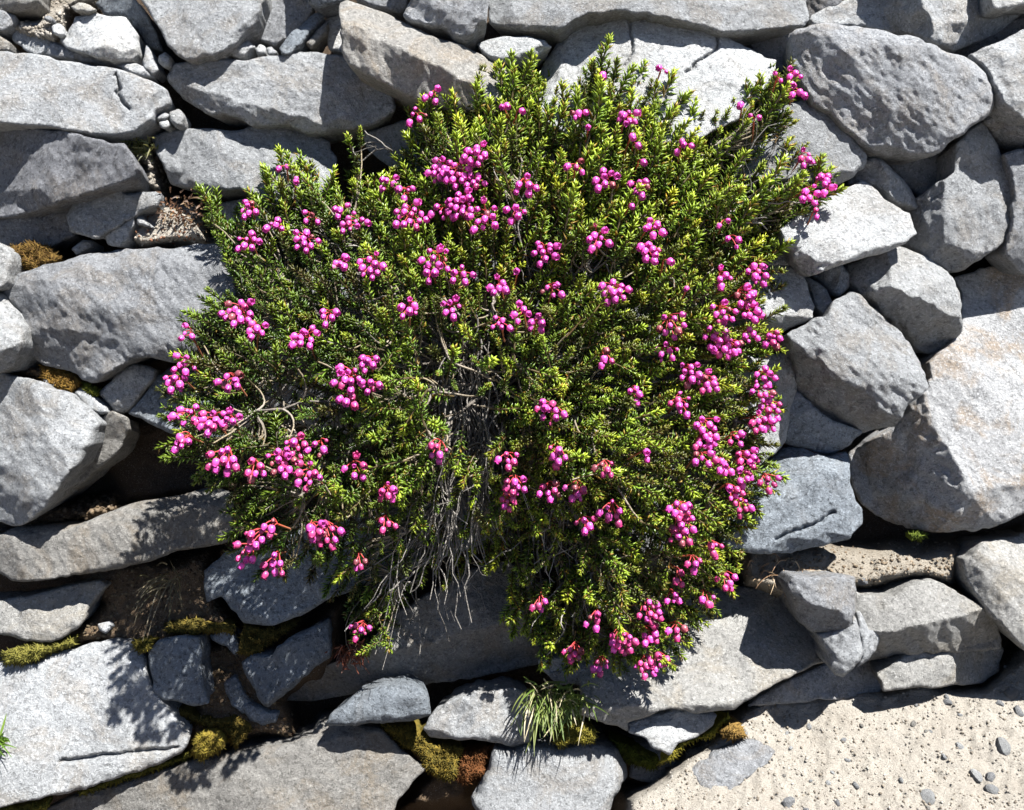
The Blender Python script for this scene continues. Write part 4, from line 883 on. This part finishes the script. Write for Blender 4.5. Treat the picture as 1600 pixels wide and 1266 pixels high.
moss('long green moss joint under the large dappled slab', 'F 360,1180 480,1130 600,1085 720,1050 830,1010 850,1030 720,1075 600,1110 480,1160 370,1195', 8, 0, .4, (.05, .055, .012), (.12, .11, .02), 4, 30)
moss('moss at the bottom left edge below the large dappled slab', 'F -60,1262 100,1240 220,1218 230,1250 120,1290 -60,1310', 14, 0, .4, (.08, .08, .02), (.18, .16, .03), 4, 30)
moss('broad olive moss carpet running down to the rusty patch at the bottom', 'G 200,880 330,875 400,900 430,960 560,980 560,1080 520,1140 440,1110 330,1000 250,940', -8, 0, .35, OLIVE, (.14, .10, .018), 5)
moss('rusty brown moss clump left of the smooth block at the bottom', 'G 545,1000 640,985 690,990 690,1050 650,1120 590,1160 530,1130', 0, 0, .35, (.09, .035, .012), RUST, 6)
moss('moss with white straws at the foot of the grass tuft', 'G 980,940 1060,880 1100,800 1110,870 1160,890 1165,940 1110,968 1000,975', 26, 0, .4, (.10, .09, .015), (.16, .135, .022), 5)
moss('green moss in the shaded crack right of the smooth bottom block', 'G 1230,940 1330,970 1430,1020 1460,1055 1400,1075 1310,1050', -22, 0, .3, OLIVE, GREENM, 6)
moss('yellow moss below the white broken chunk', 'H 125,935 190,880 245,835 262,850 215,900 180,940 P 1085,1155 H 40,985 0,1040 -60,1055 0,985 30,960', 20, 0, .5, (.14, .12, .015), (.18, .155, .02), 4, 30)
moss('brown orange moss on the sand above the sunken flat rock', 'H 205,905 250,875 300,880 325,930 280,945 215,945', 22, 0, .6, (.10, .06, .02), (.16, .10, .028), 4, 30)
moss('dark olive moss under the tilted speckled slab in the shade', 'F 1080,440 1220,440 1360,400 1290,470 1220,545 1130,555 1080,560', -30, 0, .4, OLIVE, (.12, .085, .02), 6)
moss('moss by the dry grass in the shaded hollow', 'F 740,420 860,405 960,420 1060,440 1060,470 900,470 760,470', -26, 0, .4, OLIVE, (.12, .09, .02), 6)
moss('small green moss tuft under the huge ochre stained boulder', 'H 1050,18 1110,10 1140,25 1120,50 1075,48', -16, 0, .5, (.03, .045, .008), (.07, .09, .012), 3, 25)  # greens darkened to carry the boulder's shade in the colour

def grass(name, label, x, y, w, n, r, ln, dirs, cols, cat='grass', wd=1.0, droop=.6):
    rng = np.random.default_rng(int(x * 7 + y)); k = 7
    b = slope_uvw(x + rng.normal(0, r, n), y + rng.normal(0, r * .6, n), w + rng.normal(0, 3, n))
    d = np.array(dirs)[None] + rng.normal(0, .55, (n, 3)); d /= np.linalg.norm(d, axis=1, keepdims=True)
    L = ln * rng.uniform(.5, 1.15, (n, 1))
    c = b + d * L * .6; e = b + d * L + np.array([[0, -1., .1]]) * L * rng.uniform(.1, droop, (n, 1)) + rng.normal(0, 4, (n, 3))
    P = bezier(b, c, e, k); T = np.gradient(P, axis=1); T /= np.linalg.norm(T, axis=2, keepdims=True)
    s, _ = frame(T.reshape(-1, 3)); s = s.reshape(n, k, 3); wdt = (wd * np.array([1, 1.1, 1.1, 1, .8, .5, .12]))[None, :, None] * rng.uniform(.8, 1.5, (n, 1, 1))
    up = np.cross(T, s)
    V = np.stack([P - s * wdt, P + up * wdt * .5, P + s * wdt], 2).reshape(-1, 3)
    id_ = np.arange(n * k * 3).reshape(n, k, 3)
    Q = np.concatenate([np.stack([id_[:, :-1, j], id_[:, :-1, j + 1], id_[:, 1:, j + 1], id_[:, 1:, j]], -1).reshape(-1, 4) for j in (0, 1)])
    ci = rng.integers(0, len(cols), n); C = np.repeat(np.array(cols)[ci] * rng.uniform(.7, 1.25, (n, 1)), k * 3, 0)
    o0 = to_world(slope_uvw(np.array([x]), np.array([y]), np.array([w])))[0]
    ob = link(name, mesh_np(name, to_world(V) - o0, Q, MAT['grass'], colors=C), None, Vector(o0)); return tag(ob, label, cat)
G1, G2, ST = (.11, .17, .03), (.20, .24, .06), (.46, .40, .26)
grass('grass_tuft', 'fresh green grass tuft with straw blades under the lowest flowers', 866, 1092, 34, 230, 22, 44, (-.05, .0, .9), [G1, G1, G2, G2, ST], 'grass tuft')
grass('dry_grass_tuft', 'sparse dry grass tuft on dark soil left of the bush', 262, 908, -20, 30, 14, 62, (.0, -.15, .8), [(.10, .09, .045), (.18, .15, .09), (.07, .06, .03)], 'grass tuft', .75, .9)
grass('grass_sprig', 'bright green sprig poking in at the left edge over the dappled slab', -8, 1160, 44, 40, 6, 30, (.5, .4, .5), [(.13, .24, .03), (.18, .28, .04)], 'plant', 1.5, .3)
grass('dry_straw', 'thin dry straws on the soil above the long sandy slab', 1225, 893, -2, 26, 22, 34, (-.2, .2, .7), [(.36, .27, .17), (.25, .15, .08)], 'straw', .55, .9)
grass('dry_moss_sprigs', 'reddish dry sprigs on the sand beside the white chip at the upper left', 285, 330, -6, 130, 24, 9, (0, .3, .8), [(.13, .07, .04), (.20, .13, .07), (.09, .055, .035)], 'plant', 1.3, .5)
grass('reddish_sprigs', 'rust coloured sprigs in the shade beside the speckled slab', 548, 1020, -8, 120, 14, 18, (0, .1, .8), [(.20, .06, .03), (.12, .05, .03)], 'plant', 1.0, .5)
grass('green_sprigs', 'small green sprigs in the sandy joint at the upper left', 222, 232, -16, 120, 12, 12, (0, .3, .8), [(.09, .10, .03), (.14, .13, .04)], 'plant', 1.0, .4)

def pebble_mesh(rng, sub=2):
    import bmesh
    bm = bmesh.new(); bmesh.ops.create_icosphere(bm, subdivisions=sub, radius=1.0)
    pl = [(lambda v: v / np.linalg.norm(v))(rng.normal(size=3)) for _ in range(9)]; hh = rng.uniform(.55, .95, 9)
    s = (1.0, rng.uniform(.6, .95), rng.uniform(.45, .75))
    for v in bm.verts:
        p = np.array(v.co)
        for q, h in zip(pl, hh):
            t = p @ q
            if t > h: p = p - q * (t - h)
        v.co = Vector(p * s)
    me = bpy.data.meshes.new('pebble'); bm.to_mesh(me); bm.free(); return me
rp = np.random.default_rng(91)
PEB = []
for k in range(8):
    me = pebble_mesh(rp); me.materials.append(MAT[['W', 'L', 'G', 'T'][k % 4]]); PEB.append(me)
def pebble(x, y, r, label, group, mk=None, w=None):
    k = int(rp.integers(8)) if mk is None else mk
    o = link('pebble', PEB[k]); ww = ground_w(x, y) if w is None else w
    o.location = Vector(to_world(slope_uvw(np.array([x]), np.array([y]), np.array([ww + r * .02])))[0]); o.scale = (r * UNIT,) * 3
    o.rotation_euler = (.6 + rp.normal(0, .3), rp.normal(0, .3), rp.uniform(0, 6.28)); return tag(o, label, 'pebble', group)
NAMED = [(1567, 1166, 15, 0, 'largest pale pebble on the sandy path near the right edge'), (1499, 1168, 9, 4, 'white upright pebble on the sandy path left of the largest pale pebble'), (1428, 1131, 7, 3, 'single brown oval pebble in the middle of the sandy path'), (1525, 1212, 11, 0, 'pale flat pebble in the little trio near the lower right corner'), (1547, 1215, 10, 2, 'grey pebble in the little trio near the lower right corner'),
         (1550, 1235, 11, 5, 'lowest pebble of the little trio near the lower right corner'), (1449, 1246, 14, 0, 'flat white pebble half buried at the bottom of the path'), (1582, 1084, 16, 3, 'dark brown soil clod on the path near the right edge'), (1562, 1100, 7, 2, 'small dark pebble beside the brown soil clod'), (1428, 1131, 0, 0, ''), (1429, 1130, 0, 0, ''), (1347, 909, 9, 2, 'dark pebble between the squared grey block and the soil'), (1480, 1098, 8, 2, 'small grey pebble below the shaded leaning slab'), (1592, 1112, 10, 2, 'dark stone bit at the right edge of the path'), (1233, 1255, 11, 2, 'grey stone bit at the bottom edge of the path')]
for x, y, r, k, lab in NAMED:
    if r: pebble(x, y, r, lab, None, k)
def free(x, y):
    return True
SANDY = SOILP[-1][0]
n = 0
while n < 34:
    x, y = rp.uniform(1080, 1600), rp.uniform(1010, 1266)
    if in_poly(np.array([x]), np.array([y]), SANDY)[0]:
        pebble(x, y, rp.uniform(3.6, 6), 'small loose pebble lying on the pale sandy path', 'loose pebbles on the sandy path'); n += 1
LED = SOILP[-2][0]
# fine grit: far too much to count
gm = pebble_mesh(np.random.default_rng(3), 1); gc = np.array([v.co[:] for v in gm.vertices]); gf = np.array([p.vertices[:] for p in gm.polygons]); bpy.data.meshes.remove(gm)
def grit(name, P, n, lo, hi, cols, seed):
    rng = np.random.default_rng(seed); a, b = P.min(0), P.max(0); b = np.minimum(b, (1650, 1300)); a = np.maximum(a, (-40, -40))
    q = rng.uniform(a, b, (n * 3, 2)); q = q[in_poly(q[:, 0], q[:, 1], P)][:n]; n = len(q)
    w, _ = terrain(q[:, 0], q[:, 1]); r = lo + (hi - lo) * rng.random(n) ** 3
    R = np.linalg.qr(rng.normal(size=(n, 3, 3)))[0]
    V = slope_uvw(q[:, 0], q[:, 1], w + .3 * r)[:, None] + np.einsum('vj,nij->nvi', gc, R) * r[:, None, None]
    F = (gf[None] + (np.arange(n) * len(gc))[:, None, None]).reshape(-1, 3)
    C = np.repeat(np.array(cols)[rng.integers(0, len(cols), n)] * rng.uniform(.7, 1.2, (n, 1)), len(gc), 0)
    o = link(name, mesh_np(name, to_world(V.reshape(-1, 3)), F, MAT['soil'], smooth=False, colors=C)); o['kind'] = 'stuff'; return o
grit('sand_grit', SANDY, 4200, .5, 3.4, [(0.370, 0.340, 0.296), (0.311, 0.274, 0.222), (0.222, 0.192, 0.155), (0.407, 0.385, 0.348)], 5)
grit('ledge_grit', LED, 1700, .8, 4.6, [(0.252, 0.200, 0.141), (0.178, 0.133, 0.089), (0.311, 0.266, 0.207)], 6)
grit('corner_grit', SOILP[0][0], 1000, 1, 6, [(0.385, 0.355, 0.311), (0.296, 0.266, 0.222)], 7)
grit('joint_grit', SOILP[1][0], 500, 1, 6, [(0.385, 0.355, 0.311), (0.296, 0.266, 0.222)], 8)
grit('patch_grit', SOILP[2][0], 700, 1, 4, [(.50, .44, .36), (.25, .12, .07), (.4, .36, .3)], 9)
grit('hollow_litter', SOILP[7][0], 1500, 1.2, 5, [(.14, .10, .06), (.10, .07, .045), (.2, .16, .1)], 10)
grit('lower_litter', SOILP[8][0], 1500, 1.2, 5, [(.16, .10, .05), (.11, .08, .05), (.22, .17, .1)], 11)
grit('hollow_crumbs', SOILP[5][0], 500, 1.5, 7.5, [(.14, .10, .06), (.2, .15, .1)], 13)
grit('left_litter', SOILP[4][0], 600, 1.2, 4, [(.24, .15, .08), (.14, .09, .05)], 12)
